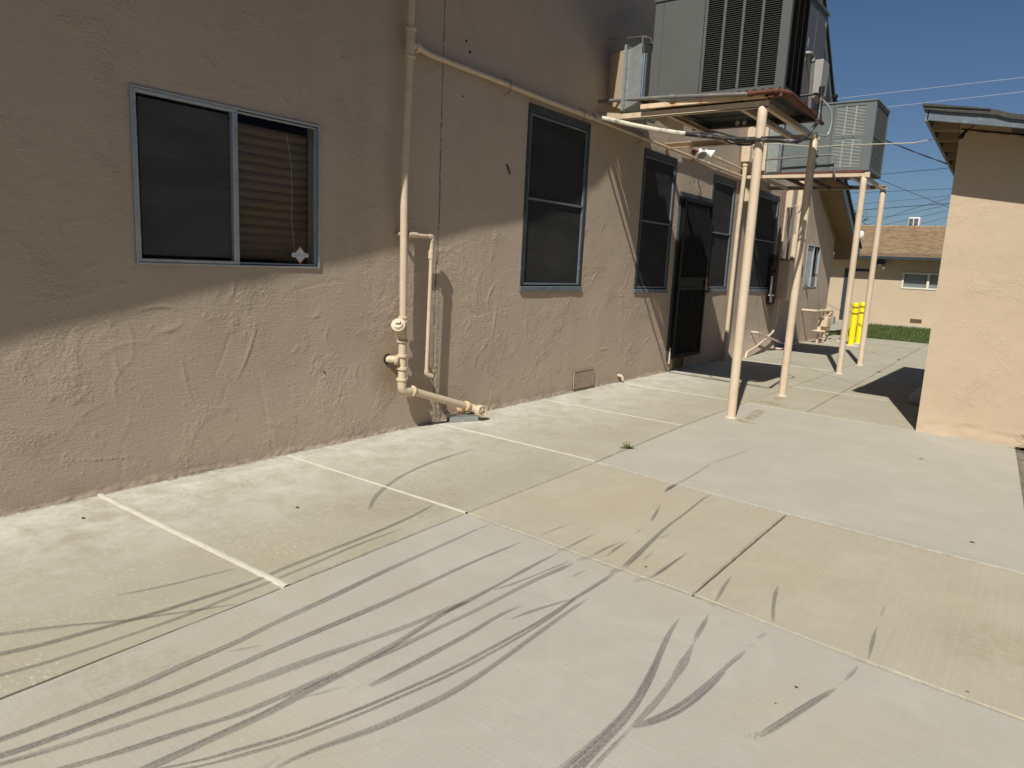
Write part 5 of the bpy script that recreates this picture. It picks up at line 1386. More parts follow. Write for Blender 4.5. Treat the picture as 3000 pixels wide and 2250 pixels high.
mb.tube([(-2.0, 7.37, 3.10), (-2.04, 7.25, 3.075), (-2.15, 7.23, 3.065)], .012, 10)
mb.build("black_part", M_BLKPIPE, t)
t = thing("black_cable", "loose black cable looping below the nearer platform beside the insulated pipe", "cable", (-2.8, 6.7, 2.6))
mb = MB(); mb.tube([(-3.02, 6.72, 2.70), (-2.85, 6.70, 2.685), (-2.70, 6.70, 2.66), (-2.60, 6.71, 2.60), (-2.50, 6.71, 2.562), (-2.40, 6.71, 2.555), (-2.33, 6.70, 2.58), (-2.25, 6.69, 2.60)], .009, 8)
mb.tube([(-3.3, 7.9, 2.88), (-3.05, 7.2, 2.80), (-2.75, 6.72, 2.70), (-2.5, 6.70, 2.62), (-2.1, 6.70, 2.61)], .009, 8); mb.build("cable_run", M_BLKPIPE, t)
t = thing("flexible_conduit", "pale flexible conduit loop behind the nearer air conditioner's corner", "conduit", (-2.0, 7.6, 2.9))
mb = MB(); mb.tube(fillet([(-2.05, 7.62, 3.10), (-1.97, 7.66, 3.02), (-1.95, 7.68, 2.90), (-1.97, 7.66, 2.76), (-2.02, 7.58, 2.755), (-2.10, 7.52, 2.80)], .08), .010, 10); mb.build("loop", M_GALV, t)
t = thing("gas_valve_pipe", "dark iron gas pipe with a valve in front of the farther air conditioner", "pipe", (-3.0, 11.15, 3.05))
mb = MB(); mb.tube(fillet([(-3.72, 11.13, 3.09), (-2.95, 11.13, 3.115), (-2.72, 11.13, 3.12), (-2.72, 11.13, 2.86), (-2.71, 11.2, 2.78)], .03), .013, 12); mb.build("pipe_run", M_GREYPIPE, t)
mb = MB(); mb.lathe((-3.05, 11.13, 3.112), (1, 0, 0), [(0, .016), (.02, .027), (.07, .027), (.09, .016)], 14); mb.tube([(-3.005, 11.13, 3.13), (-3.005, 11.12, 3.165)], .007, 8); mb.tube([(-3.04, 11.11, 3.165), (-2.965, 11.12, 3.175)], .006, 8); mb.build("valve", M_BLACK, t)

# ---- floodlight under platform
t = thing("floodlight", "white twin-head floodlight on the wall above the black door", "light", (-4.0, 9.3, 2.9))
mb = MB(); mb.lathe((-4.07, 9.27, 2.955), (1, 0, 0), [(0, .05), (.03, .05), (.035, .03)], 18); mb.tube([(-4.03, 9.27, 2.955), (-3.96, 9.27, 2.965)], .018, 10); mb.build("mount", M_RUST, t)
for (c, ax, nm) in (((-3.95, 9.22, 2.965), (.55, -.55, -.80), "shade"), ((-3.93, 9.33, 2.965), (.80, .35, -.42), "shade")):
    mb = MB(); mb.lathe(c, ax, [(0, .022), (.03, .026), (.05, .034), (.115, .066), (.118, .064)], 22); s_ = mb.build(nm, M_WHITE, t)
    mb = MB(); mb.lathe(Vector(c) + Vector(ax).normalized() * .112, ax, [(0, .058), (.008, .055), (.012, .02)], 20); mb.build("lens", M_GREYLAMP, s_)

# ---- downpipe and other wall gear
t = thing("downpipe", "beige pipe down the wall between the two right-hand tall windows, box at its top", "pipe", (-4.0, 11.0, 0))
mb = MB(); mb.tube([(-4.0, 11.09, 3.05), (-4.0, 11.08, 2.81), (-4.0, 11.03, 2.09), (-3.985, 10.97, .33), (-3.96, 10.96, -.02)], .033, 16); mb.build("pipe_run", M_PIPE, t)
mb = MB(); mb.lathe((-4.0, 11.09, 2.985), (0, 0, 1), [(0, .035), (.02, .048), (.04, .048), (.05, .036)], 16); mb.box((-4.06, 11.03, 3.06), (-3.93, 11.16, 3.32)); mb.build("junction_box", M_PIPE, t, bevel=.005)
t = thing("wall_hood", "beige wedge-shaped metal hood on the wall beside the downpipe", "hood", (-4.0, 11.35, 2.6))
mb = MB(); mb.prism([(WX0, 11.20, 2.80), (-3.90, 11.20, 2.53), (-3.90, 11.20, 2.49), (WX0, 11.20, 2.49)], (0, .30, 0)); mb.build("hood_shell", M_PIPE, t, bevel=.004)
t = thing("tall_panel", "flat beige boxed conduit rising on the wall behind the near platform post", "conduit", (-4.05, 11.45, 3.0))
mb = MB(); mb.box((WX0, 11.36, 3.0), (-4.03, 11.46, 4.2)); mb.box((WX0, 11.30, 2.985), (-3.99, 11.62, 3.02)); mb.build("cover", M_PIPE, t, bevel=.004)
t = thing("meter_cabinet", "tan electrical cabinet on the wall between the last tall window and the small window", "electrical box", (-4.0, 13.9, 1.3))
mb = MB(); mb.box((WX0, 13.60, .935), (-3.89, 14.17, 1.66)); mb.build("cabinet", M_PIPE, t, bevel=.008)
mb = MB(); mb.prism([(WX0, 13.58, 1.70), (-3.87, 13.58, 1.665), (-3.87, 13.58, 1.655), (WX0, 13.58, 1.655)], (0, .61, 0)); mb.build("drip_lid", M_GREYPIPE, t)
mb = MB(); mb.tube([(-3.99, 13.72, 1.68), (-3.99, 13.72, 2.9)], .02, 10); mb.tube([(-4.02, 13.80, 1.68), (-4.02, 13.80, 2.9)], .016, 10); mb.build("riser", M_GREYPIPE, t)
t = thing("service_mast", "fat beige electrical mast standing above the tan cabinet", "pipe", (-4.0, 14.15, 1.7))
mb = MB(); mb.tube([(-3.99, 14.06, 1.69), (-3.99, 14.10, 2.6), (-3.99, 14.12, 4.3)], .052, 18); mb.build("mast_pipe", M_POST, t)
mb = MB(); mb.tube([(-4.08, 13.86, 2.66), (-3.93, 13.96, 2.67), (-3.93, 14.14, 2.67)], .008, 8); mb.tube([(-3.95, 13.93, 2.66), (-3.97, 13.98, 2.4), (-3.97, 14.0, 2.20)], .006, 6); mb.tube([(-3.95, 13.88, 2.66), (-3.97, 13.9, 2.3)], .006, 6); mb.build("strap", M_PIPE, t)
t = thing("conduit_bundle", "bundle of tan and brown conduits up the wall beside the last tall window", "conduit", (-4.0, 13.4, 1.0))
mb = MB()
mb.tube([(-4.05, 13.33, 1.75), (-4.05, 13.30, 2.85)], .020, 10); mb.tube([(-4.05, 13.42, 1.65), (-4.05, 13.40, 2.9)], .016, 10); mb.build("brown_conduits", paint("brown_conduit", (.17, .11, .085), .6, .15, None, 8, .1), t)
mb = MB(); mb.box((-4.085, 13.50, 1.70), (-4.03, 13.60, 2.88)); mb.build("wireway", M_PIPE, t)
mb = MB(); mb.box((-4.03, 13.50, 2.60), (-3.95, 13.59, 2.90)); mb.build("wireway_cap", M_POST, t)
t = thing("rotten_board", "dark splintered board hanging on the wall below the conduits", "board", (-4.0, 13.2, 1.3))
mb = MB(); rr = random.Random(5)
for k in range(15):
    z = .86 + k * .058
    mb.box((-4.085, 13.10 + rr.uniform(-.02, .02), z), (-4.02 + rr.uniform(-.02, .02), 13.26 + rr.uniform(-.03, .03), z + .062), rot=Matrix.Rotation(rr.uniform(-.15, .15), 3, 'X'))
mb.box((-4.085, 13.26, .86), (-4.05, 13.46, 1.70)); mb.tube([(-4.03, 13.14, .86), (-4.0, 13.17, 1.4), (-4.02, 13.2, 1.8)], .012, 6)
mb.build("splintered_wood", M_WOOD, t)
t = thing("plastic_pipe_stub", "short white plastic pipe hanging beside the splintered board", "pipe", (-4.0, 13.05, 1.0))
mb = MB(); mb.tube([(-4.02, 13.05, 1.36), (-4.01, 13.03, 1.05), (-4.0, 13.06, .90)], .017, 10); mb.tube([(-4.0, 12.93, 1.03), (-4.0, 13.18, 1.02)], .014, 10); mb.build("tube", M_WHITE, t)
t = thing("water_pipe", "pale bent pipe curving up the wall foot to the splintered board", "pipe", (-3.95, 12.8, 0))
mb = MB(); mb.tube(fillet([(-3.93, 11.80, -.01), (-3.93, 11.85, .085), (-3.94, 12.30, .14), (-3.95, 12.77, .235), (-3.97, 13.28, .345), (-3.99, 13.44, .43), (-4.0, 13.52, .74), (-4.0, 13.51, .96)], .12), .019, 12); mb.build("pipe_run", M_POST, t)
t = thing("cross_pipe", "pale pipe crossing the bent water pipe near the ground", "pipe", (-3.9, 13.2, 0))
mb = MB(); mb.tube(fillet([(-4.08, 12.42, .385), (-3.97, 12.44, .387), (-3.95, 12.95, .28), (-3.93, 13.60, .155), (-3.88, 13.95, .085), (-3.75, 14.3, .075)], .1), .018, 12); mb.tube(fillet([(-4.05, 13.5, .05), (-3.9, 13.55, .03), (-3.75, 14.25, .03)], .05), .016, 10); mb.build("pipe_run", M_POST, t)
t = thing("dark_junction_box", "small dark box on the ground in the shade of the wall", "box", (-3.98, 14.7, 0))
mb = MB(); mb.box((-4.08, 14.45, 0), (-3.92, 14.75, .09)); mb.tube([(-3.94, 14.4, .04), (-3.94, 14.8, .05)], .03, 10); mb.build("case", M_GREYPIPE, t, bevel=.008)

# ------------------------------------------------------------------ gas meter
t = thing("gas_meter", "tan painted gas meter with its pipework at the chapel's far corner", "gas meter", (-3.85, 16.5, 0))
xm = -3.82
mb = MB(); mb.lathe((xm - .10, 16.42, .37), (1, 0, 0), [(0, .10), (.01, .135), (.16, .135), (.17, .10)], 20); mb.box((xm - .11, 16.26, .33), (xm + .08, 16.58, .54)); mb.lathe((xm - .1, 16.68, .36), (1, 0, 0), [(0, .08), (.01, .11), (.14, .11), (.15, .08)], 20); mb.build("meter_body", M_PIPE, t, bevel=.01)
mb = MB(); mb.tube(fillet([(-4.09, 15.50, .695), (xm, 15.55, .690), (xm, 16.2, .675), (xm, 16.95, .655), (xm, 16.98, .50)], .05), .026, 14)
mb.tube([(xm, 16.20, .67), (xm, 16.28, .56), (xm, 16.30, .50)], .024, 12); mb.tube([(xm, 16.42, .67), (xm + .02, 16.42, .12)], .014, 10); mb.tube([(xm, 16.65, .66), (xm, 16.65, .50)], .022, 12)
mb.build("upper_piping", M_PIPE, t)
mb = MB()
for y, z in ((16.1, .675), (16.45, .67), (16.75, .66), (16.6, .60), (16.35, .55), (16.7, .55)): mb.lathe((xm - .03, y, z), (0, 1, 0), [(0, .024), (.008, .038), (.04, .038), (.05, .024)], 12)
mb.tube([(xm, 16.5, .55), (xm + .03, 16.75, .63)], .02, 10); mb.tube([(xm, 16.22, .54), (xm, 16.85, .54)], .018, 10)
mb.build("fittings", M_PIPE, t)
mb = MB(); mb.lathe((xm, 15.95, .255), (0, 0, 1), [(-.03, .045), (-.012, .14), (.004, .15), (.016, .135), (.026, .05), (.06, .04), (.10, .034)], 22); mb.build("regulator", M_PIPE, t)
mb = MB(); mb.tube([(xm, 16.0, .24), (xm, 16.42, .24)], .022, 10); mb.tube([(xm, 15.98, .24), (xm - .02, 15.98, 0)], .026, 12); mb.tube([(xm, 16.42, .24), (xm, 16.42, .0)], .026, 12)
for z in (.30, .19, .12, .06): mb.lathe((xm, 16.42, z), (0, 0, 1), [(-.02, .025), (-.012, .045), (.012, .045), (.02, .025)], 14)
mb.tube([(xm - .05, 16.36, .17), (xm + .06, 16.48, .17)], .02, 10); mb.tube([(xm, 16.75, .34), (xm, 16.78, 0)], .022, 10)
mb.build("lower_piping", M_PIPE, t)
mb = MB(); mb.box((xm - .06, 16.90, .37), (xm + .05, 17.10, .53)); mb.build("register_box", M_GREYBOX, t, bevel=.008)

# ------------------------------------------------------------------ bollards
G_B = "yellow bollards by the gas meter"
def bollard(x, y, h, label, root=None):
    if root is None:
        r_ = thing("bollard", label, "bollard", (x, y, 0), G_B)
        mb = MB(); R_ = .062
        mb.lathe((x, y, 0), (0, 0, 1), [(0, R_), (.86, R_), (.875, R_ * .97), (.888, R_ * .8), (.894, R_ * .4)], 26); mb.build("sleeve", M_YEL, r_)
        for z in (.645, .775):
            mb = MB(); mb.lathe((x, y, z), (0, 0, 1), [(0, R_ + .0015), (.042, R_ + .0015)], 26); mb.build("band", M_YELBAND, r_)
        mb = MB(); mb.lathe((x, y, 0), (0, 0, 1), [(0, .17), (.006, .16), (.012, .07)], 22); mb.build("concrete_collar", M_SEAL, r_)
        return r_
    r_ = root.copy(); C.objects.link(r_); r_.location = (x, y, 0); r_["label"] = label
    for ch in list(root.children):
        c = ch.copy(); C.objects.link(c); c.parent = r_
    return r_
b0 = bollard(-3.22, 16.25, .88, "front yellow bollard, fully visible between the two thin far posts")
bollard(-3.21, 16.90, .88, "rear yellow bollard, partly hidden behind the right-hand far post", b0)
bollard(-3.535, 17.10, .88, "yellow bollard almost hidden behind the left-hand far post", b0)

# ------------------------------------------------------------------ side building on the right
sb = thing("side_building", "sunlit peach stucco outbuilding with low overhanging roof at the right edge", "building", (-.8, 7.6, 0))
XA, YA, YB = -.842, 7.60, 10.45
nxx = 150; nzz = 110
xs = np.linspace(XA, 1.4, nxx); zs = np.linspace(0, 2.74, nzz)
XX, ZZ2 = np.meshgrid(xs, zs, indexing='ij')
SL = .165
ZZ2 = np.minimum(ZZ2, 2.735 - SL * (XX - XA))
Hh = .0050 * vnoise(XX, ZZ2, 1.7, 41) + .0030 * vnoise(XX, ZZ2, 5, 42) + .0010 * vnoise(XX, ZZ2 * 2, 13, 43)
foot = np.clip(1 - ZZ2 / (.20 + .06 * vnoise(XX, ZZ2 * 0, 3, 44)), 0, 1)
Hh += foot * (.012 + .010 * vnoise(XX, ZZ2 * 2.5, 9, 45))
Hh += -.012 * np.exp(-((ZZ2 - .085 - .02 * vnoise(XX, XX * 0, 4, 46)) / .008) ** 2)
for k in range(260):
    cx0 = rs.uniform(XA, .3); cz0 = rs.uniform(0, 2.6); L = rs.uniform(.03, .16); an = rs.normal(0, .5); wd = rs.uniform(.004, .009); hh = rs.uniform(.0010, .0035)
    du, dv = math.cos(an), math.sin(an); s_ = (XX - cx0) * du + (ZZ2 - cz0) * dv; d_ = -(XX - cx0) * dv + (ZZ2 - cz0) * du
    Hh += hh * np.exp(-(d_ / wd) ** 2) * np.clip(1 - np.abs(s_) / L * 2, 0, 1)
vv = np.stack([XX, YA - Hh, ZZ2], -1).reshape(-1, 3)
I, J = np.meshgrid(np.arange(nxx - 1), np.arange(nzz - 1), indexing='ij'); a_ = I * nzz + J
ff = np.stack([a_, a_ + nzz, a_ + nzz + 1, a_ + 1], -1).reshape(-1, 4)
wl = obj_from_arrays("front_wall", vv, ff, M_WALL2, sb)
mb = MB()
edge = [(XA, YA - float(Hh[0, j]), float(zs[j])) for j in range(0, nzz, 3)] + [(XA, YA - float(Hh[0, -1]), 2.74)]
for a, b in zip(edge[:-1], edge[1:]):
    mb.poly([a, b, (XA, YB, b[2] * .95), (XA, YB, a[2] * .95)])
mb.poly([(XA, YB, 0), (XA, YB, 2.55), (5, YB, 1.6), (5, YB, 0)]); mb.poly([(1.4, YA, 0), (5, YA, 0), (5, YA, 1.76), (1.4, YA, 2.36)]); mb.poly([(5, YA, 0), (5, YB, 0), (5, YB, 1.6), (5, YA, 1.76)])
mb.build("side_walls", M_WALL2, sb)
xe, ye0, ye1 = -1.055, 7.16, 10.85
zr = lambda y: 2.755 - .066 * (y - 7.16)
mb = MB(); mb.prism([(xe + .02, ye0 + .02, zr(ye0) + .055), (xe + .02, ye1, zr(ye1) + .055), (xe + .02, ye1, zr(ye1) + .075), (xe + .02, ye0 + .02, zr(ye0) + .075)], (6.2, 0, -6.2 * .165)); mb.build("roof_deck", M_SOFFIT, sb)
mb = MB(); mb.prism([(xe, ye0 - .012, 2.752), (xe, ye0 + .012, 2.752), (xe, ye0 + .012, 2.835), (xe, ye0 - .012, 2.835)], (6.3, 0, -6.3 * SL)); mb.build("front_fascia", M_BLUEL, sb, bevel=.003)
mb = MB(); mb.prism([(xe - .012, ye0 - .012, zr(ye0) - .01), (xe - .012, ye1, zr(ye1) - .01), (xe - .012, ye1, zr(ye1) + .08), (xe - .012, ye0 - .012, zr(ye0) + .08)], (.024, 0, 0)); mb.build("side_fascia", M_BLUEL, sb)
for k in range(9):
    y = 7.42 + k * .40
    mb = MB(); mb.box((xe + .014, y - .019, zr(y) - .035), (XA + .01, y + .019, zr(y) + .054)); mb.build("lookout", M_SOFFIT, sb)
mb = MB(); rr = random.Random(3)
nseg = 60; rows = []
for i in range(nseg + 1):
    x = xe - .03 + i * 6.3 / nseg
    droop = .006 * mnoise.noise(Vector((x * 3, 0, 0))) - (.020 if x > -.55 else 0)
    rows.append((x, 2.862 - SL * (x - xe) + droop, (.030 if x < -.62 else .012)))
for (xa_, za_, ta_), (xb_, zb_, tb_) in zip(rows[:-1], rows[1:]):
    mb.prism([(xa_, ye0 - .035, za_ - .028), (xb_, ye0 - .035, zb_ - .028), (xb_, ye0 - .035, zb_ + .012), (xa_, ye0 - .035, za_ + .012)], (0, 3.75, -.245))
mb.prism([(xe - .04, ye0 - .045, 2.866), (-.60, ye0 - .045, 2.870 - SL * .455), (-.60, ye0 - .045, 2.880 - SL * .455), (xe - .04, ye0 - .045, 2.888)], (0, .5, -.02))
mb.build("roof", M_ROOFD, sb)
mb = MB(); mb.prism([(xe - .01, ye0 - .03, 2.8355), (xe - .01, ye0 + .02, 2.8355), (xe - .01, ye0 + .02, 2.852), (xe - .01, ye0 - .03, 2.852)], (6.3, 0, -6.3 * SL)); mb.build("roof_edge_strip", M_ROOFG, sb)
t = thing("eave_camera", "tiny dark camera hanging under the outbuilding's eave corner", "camera", (-.80, 7.40, 2.7))
mb = MB(); mb.tube([(-.79, 7.50, 2.70), (-.80, 7.38, 2.66)], .012, 8); mb.lathe((-.80, 7.40, 2.655), (-.1, -.9, -.45), [(0, .018), (.05, .02), (.055, .01)], 12); mb.tube([(-.79, 7.5, 2.70), (-.70, 7.35, 2.74)], .005, 6); mb.build("camera_body", M_BLACK, t)
t = thing("splash_block", "rounded grey block on the shaded ground against the outbuilding's side", "block", (-1.05, 9.5, 0))
mb = MB(); mb.prism([(-1.13, 9.25, 0), (-.86, 9.25, 0), (-.86, 9.25, .17), (-1.06, 9.25, .17), (-1.13, 9.25, .11)], (0, .5, 0)); mb.build("upper_shell", M_BLOCK, t, bevel=.02)
mb = MB(); mb.box((-1.15, 9.23, 0), (-.86, 9.78, .05)); mb.build("base_rim", M_BLOCK, t, bevel=.01)

# unseen house added beside the yard to block low sky light; windows reflect it
nb = thing("sky_blocker_house", "tan stucco house added out of view east of the yard, blocking low sky light", "building", (3.6, -2, 0))
mb = MB(); mb.prism([(3.6, -10, 0), (9.6, -10, 0), (9.6, -10, 2.75), (6.6, -10, 3.9), (3.6, -10, 2.75)], (0, 16, 0)); mb.build("wall", M_WALL2, nb)
mb = MB(); mb.prism([(3.05, -10.4, 2.62), (6.6, -10.4, 4.0), (6.6, -10.4, 4.1), (3.05, -10.4, 2.74)], (0, 16.8, 0)); mb.prism([(10.15, -10.4, 2.62), (6.6, -10.4, 4.0), (6.6, -10.4, 4.1), (10.15, -10.4, 2.74)], (0, 16.8, 0)); mb.build("roof", M_ROOFD, nb)
for y in (-6.5, -1.5, 3.0):
    mb = MB(); frame_box(mb, y, y + 1.3, 1.1, 2.1, .05, 3.56, 3.62); w_ = mb.build("window", M_WHITE, nb)
    mb = MB(); mb.box((3.585, y + .05, 1.15), (3.595, y + 1.25, 2.05)); mb.build("pane", M_GLASSD, w_)

# ------------------------------------------------------------------ far building
fb = thing("far_building", "low tan building with brown shingle roof beyond the lawn", "building", (-4, 25.43, 0))
YF = 25.43
mb = MB()
op = [(-5.50, -4.62, 0.0, 1.70), (-3.80, -2.30, 1.150, 1.655)]
def wall_grid(mb, x0, x1, z0, z1, y, ops):
    xs = sorted({x0, x1} | {v for o in ops for v in o[:2]}); zs = sorted({z0, z1} | {v for o in ops for v in o[2:]})
    for i in range(len(xs) - 1):
        for j in range(len(zs) - 1):
            cx = (xs[i] + xs[i + 1]) / 2; cz = (zs[j] + zs[j + 1]) / 2
            if any(o[0] < cx < o[1] and o[2] < cz < o[3] for o in ops): continue
            mb.poly([(xs[i], y, zs[j]), (xs[i + 1], y, zs[j]), (xs[i + 1], y, zs[j + 1]), (xs[i], y, zs[j + 1])])
wall_grid(mb, -14, 6, -.02, 2.15, YF, op)
for (a, b, c_, d_) in op:
    mb.poly([(a, YF, c_), (a, YF + .1, c_), (a, YF + .1, d_), (a, YF, d_)]); mb.poly([(b, YF, c_), (b, YF + .1, c_), (b, YF + .1, d_), (b, YF, d_)]); mb.poly([(a, YF, d_), (b, YF, d_), (b, YF + .1, d_), (a, YF + .1, d_)]); mb.poly([(a, YF, c_), (b, YF, c_), (b, YF + .1, c_), (a, YF + .1, c_)])
mb.poly([(-14, YF, 0), (-14, YF + 6, 0), (-14, YF + 6, 2.15), (-14, YF + 3, 3.1), (-14, YF, 2.15)]); mb.poly([(6, YF, 0), (6, YF + 6, 0), (6, YF + 6, 2.15), (6, YF + 3, 3.1), (6, YF, 2.15)]); mb.poly([(-14, YF + 6, 0), (6, YF + 6, 0), (6, YF + 6, 2.15), (-14, YF + 6, 2.15)])
mb.build("wall", M_WALL3, fb)
# roof planes with their own local frame so the shingle courses follow the slope
def roof_plane(name, x0, x1, ylo, zlo, yhi, zhi, mat):
    L = math.hypot(yhi - ylo, zhi - zlo); an = math.atan2(zhi - zlo, yhi - ylo)
    me = bpy.data.meshes.new(name); vs = []; fs = []; n = int(L / .10)
    for k in range(n):                              # overlapping courses
        a0, a1 = L * k / n, L * (k + 1) / n
        b = len(vs); vs += [(x0, a0, .016), (x1, a0, .016), (x1, a1 + .01, .0), (x0, a1 + .01, .0), (x0, a0, -.002), (x1, a0, -.002)]
        fs += [(b, b + 1, b + 2, b + 3), (b + 4, b + 5, b + 1, b)]
    me.from_pydata(vs, [], fs); me.materials.append(mat); o = bpy.data.objects.new(name, me); C.objects.link(o)
    o.parent = fb; o.location = Vector((0, ylo, zlo)) - fb.location; o.rotation_euler = (an, 0, 0)
    return o
roof_plane("roof", -14.4, 6.4, 24.90, 2.10, 28.3, 3.24, M_SHING)
mb = MB(); mb.prism([(-14.4, 28.3, 3.24), (-14.4, 32, 2.0), (-14.4, 32, 1.9), (-14.4, 24.92, 2.04), (-14.4, 24.90, 2.095)], (20.8, 0, 0)); mb.build("roof_body", M_SOFFIT, fb)
mb = MB(); mb.box((-14.4, 24.865, 2.03), (6.4, 24.90, 2.115)); mb.build("fascia", M_BLUE, fb)
mb = MB(); mb.tube([(-14.4, 28.3, 3.245), (6.4, 28.3, 3.245)], .03, 8); mb.build("ridge_cap", M_SHING, fb)
mb = MB(); frame_box(mb, -3.80, -2.30, 1.150, 1.655, .05, 0, 0) if False else None
x0, x1, z0, z1 = -3.80, -2.30, 1.150, 1.655; xm_ = -3.08
mb.box((x0, YF - .02, z0), (x1, YF + .04, z0 + .05)); mb.box((x0, YF - .02, z1 - .05), (x1, YF + .04, z1)); mb.box((x0, YF - .02, z0 + .05), (x0 + .05, YF + .04, z1 - .05)); mb.box((x1 - .05, YF - .02, z0 + .05), (x1, YF + .04, z1 - .05)); mb.box((xm_ - .035, YF - .015, z0 + .05), (xm_ + .035, YF + .04, z1 - .05))
w = mb.build("window", paint("cream_frame", (.66, .62, .50), .5, .04, None, 5, 0), fb)
mb = MB(); mb.box((x0 + .05, YF + .03, z0 + .05), (x1 - .05, YF + .034, z1 - .05)); mb.build("pane", glass_mat("clear_window_glass", (0.02, 0.022, 0.022), 0.97), w)
mb = MB()
for k in range(14): mb.box((x0 + .05, YF + .07, z0 + .05 + k * .029), (x1 - .05, YF + .075, z0 + .07 + k * .029), rot=Matrix.Rotation(.5, 3, 'X'))
mb.box((x0, YF + .09, z0), (x1, YF + .095, z1)); mb.build("blind", M_BLINDL, w)
mb = MB(); mb.box((-5.50, YF - .015, 0), (-5.36, YF + .06, 1.70)); mb.box((-5.36, YF - .015, 1.62), (-4.62, YF + .06, 1.70)); mb.box((-4.68, YF - .015, 0), (-4.62, YF + .06, 1.62)); dfr = mb.build("door_frame", M_BLUE, fb)
mb = MB(); mb.box((-5.36, YF + .01, .01), (-4.68, YF + .05, 1.62)); dd = mb.build("door", M_WALL3, fb)
mb = MB(); mb.lathe((-5.28, YF + .01, .80), (0, -1, 0), [(0, .03), (.04, .03), (.05, .04), (.08, .03)], 12); mb.lathe((-5.28, YF + .01, .93), (0, -1, 0), [(0, .035), (.02, .03)], 12); mb.build("handle", M_GREYPIPE, dd)
mb = MB(); mb.box((-3.42, YF - .004, .10), (-3.10, YF + .0, .225)); mb.build("vent_recess", M_WOOD, fb)
mb = MB()
for k in range(12): mb.tube([(-3.41 + k * .026, YF - .008, .105), (-3.39 + k * .026, YF - .008, .22)], .004, 4)
mb.build("foundation_vent", M_SOFFIT, fb)
mb = MB(); mb.box((-4.62, YF - .30, 1.87), (-4.34, YF - .02, 1.99)); eb = mb.build("eave_box", M_BLUE, fb)
t = thing("twin_spotlight", "twin white spotlights under the far building's eave", "light", (-4.5, 25.2, 1.8))
mb = MB(); mb.box((-4.53, 25.28, 1.80), (-4.43, 25.40, 1.87)); mb.build("mount", M_WHITE, t)
for dx in (-.12, .12):
    mb = MB(); mb.lathe((-4.48 + dx, 25.27, 1.80), (dx * 2, -.8, -.45), [(0, .03), (.05, .045), (.10, .05), (.105, .03)], 12); mb.build("lamp_head", M_WHITE, t)
t = thing("rooftop_cooler", "white louvred cooler on the ridge of the far building", "cooler", (-4.1, 28.6, 3.2))
mb = MB(); mb.box((-4.33, 28.55, 3.20), (-3.98, 28.95, 3.58)); mb.build("cabinet", M_WHITE, t, bevel=.01)
mb = MB()
for k in range(7): mb.box((-4.31, 28.53, 3.25 + k * .044), (-4.18, 28.552, 3.265 + k * .044)); mb.box((-4.15, 28.53, 3.25 + k * .044), (-4.02, 28.552, 3.265 + k * .044))
mb.build("louvres", M_ACD, t)

# rake-end devices
t = thing("round_floodlight", "round pale lamp on the lower end of the chapel rake", "light", (-3.45, 16.9, 2.35))
mb = MB(); mb.lathe((-3.42, 16.80, 2.33), (.5, -.85, -.05), [(-.05, .03), (-.03, .07), (0, .075), (.01, .05)], 18); mb.build("lamp_face", M_WHITE, t)
mb = MB(); mb.tube([(-3.55, 17.0, 2.36), (-3.43, 16.84, 2.33)], .015, 8); mb.lathe((-3.44, 16.86, 2.35), (-.3, .8, .5), [(0, .05), (.10, .04), (.12, .02)], 12); mb.build("housing", M_BLACK, t)
t = thing("rake_camera", "small black camera on the chapel's roof edge above the farther air conditioner", "camera", (-3.3, 12.9, 4.3))
mb = MB(); mb.lathe((-3.27, 12.87, 4.30), (.3, -.9, -.2), [(-.05, .03), (-.02, .045), (.03, .045), (.04, .02)], 14); mb.tube([(-3.35, 12.95, 4.32), (-3.25, 12.95, 4.25), (-3.18, 12.95, 4.20)], .010, 8); mb.build("camera_body", M_BLACK, t)

# ------------------------------------------------------------------ overhead wires
G_W = "overhead wires against the sky"
def wire(pts, r, mat, label, sag=0.0, twist=False):
    P = [Vector(p) for p in pts]
    a, b = P[0], P[-1]; e = (b - a)
    out = []
    if len(P) == 2:
        for k in range(-14, 29):
            s = k / 14
            q = a + e * s
            q.z -= sag * 4 * (s * (1 - s))
            out.append(q)
    else: out = [P[0] * 3 - P[1] * 2] + P + [P[-1] * 3 - P[-2] * 2]
    mb = MB()
    if twist:
        fine = []
        for i in range(len(out) - 1):
            for k in range(6): fine.append(out[i].lerp(out[i + 1], k / 6))
        for ph in (0, math.pi):
            mb.tube([p + Vector((0, math.cos(i * 1.1 + ph), math.sin(i * 1.1 + ph))) * r * .8 for i, p in enumerate(fine)], r * .65, 5)
    else: mb.tube(out, r, 5)
    o = mb.build("overhead_wire", mat); tag(o, label, "wire", G_W); return o
wire([(-10.57, 40, 10.30), (-2.31, 40, 10.51)], .013, M_WIREL, "topmost bright wire crossing the sky", twist=False)
wire([(-8.02, 40, 9.70), (-2.22, 40, 9.90)], .013, M_WIREL, "second bright wire down, starting over the farther air conditioner")
wire([(-2.74, 14, 3.80), (-2.1, 14, 3.51), (-1.51, 14, 3.26)], .010, M_WIRE, "thick twisted dark wire sloping down to the outbuilding's eave", twist=True)
wire([(-5.87, 30, 5.23), (-3.23, 30, 5.41)], .009, M_WIRE, "thin wire just under the thick twisted one", twist=True)
wire([(-4.30, 22, 4.13), (-2.33, 22, 3.28)], .007, M_WIRE, "thin dark wire sloping down to the right behind the platform corner")
wire([(-11.68, 50, 6.69), (-5.22, 50, 6.87)], .014, M_WIRE, "nearly level dark wire at the height of the farther platform's beam")
wire([(-10.02, 45, 5.17), (-4.60, 45, 5.59)], .018, M_WIRE, "boldest dark wire, below the farther platform")
wire([(-13.42, 60, 6.87), (-8.47, 60, 7.30)], .012, M_WIRE, "faintest wire, just above the boldest one")
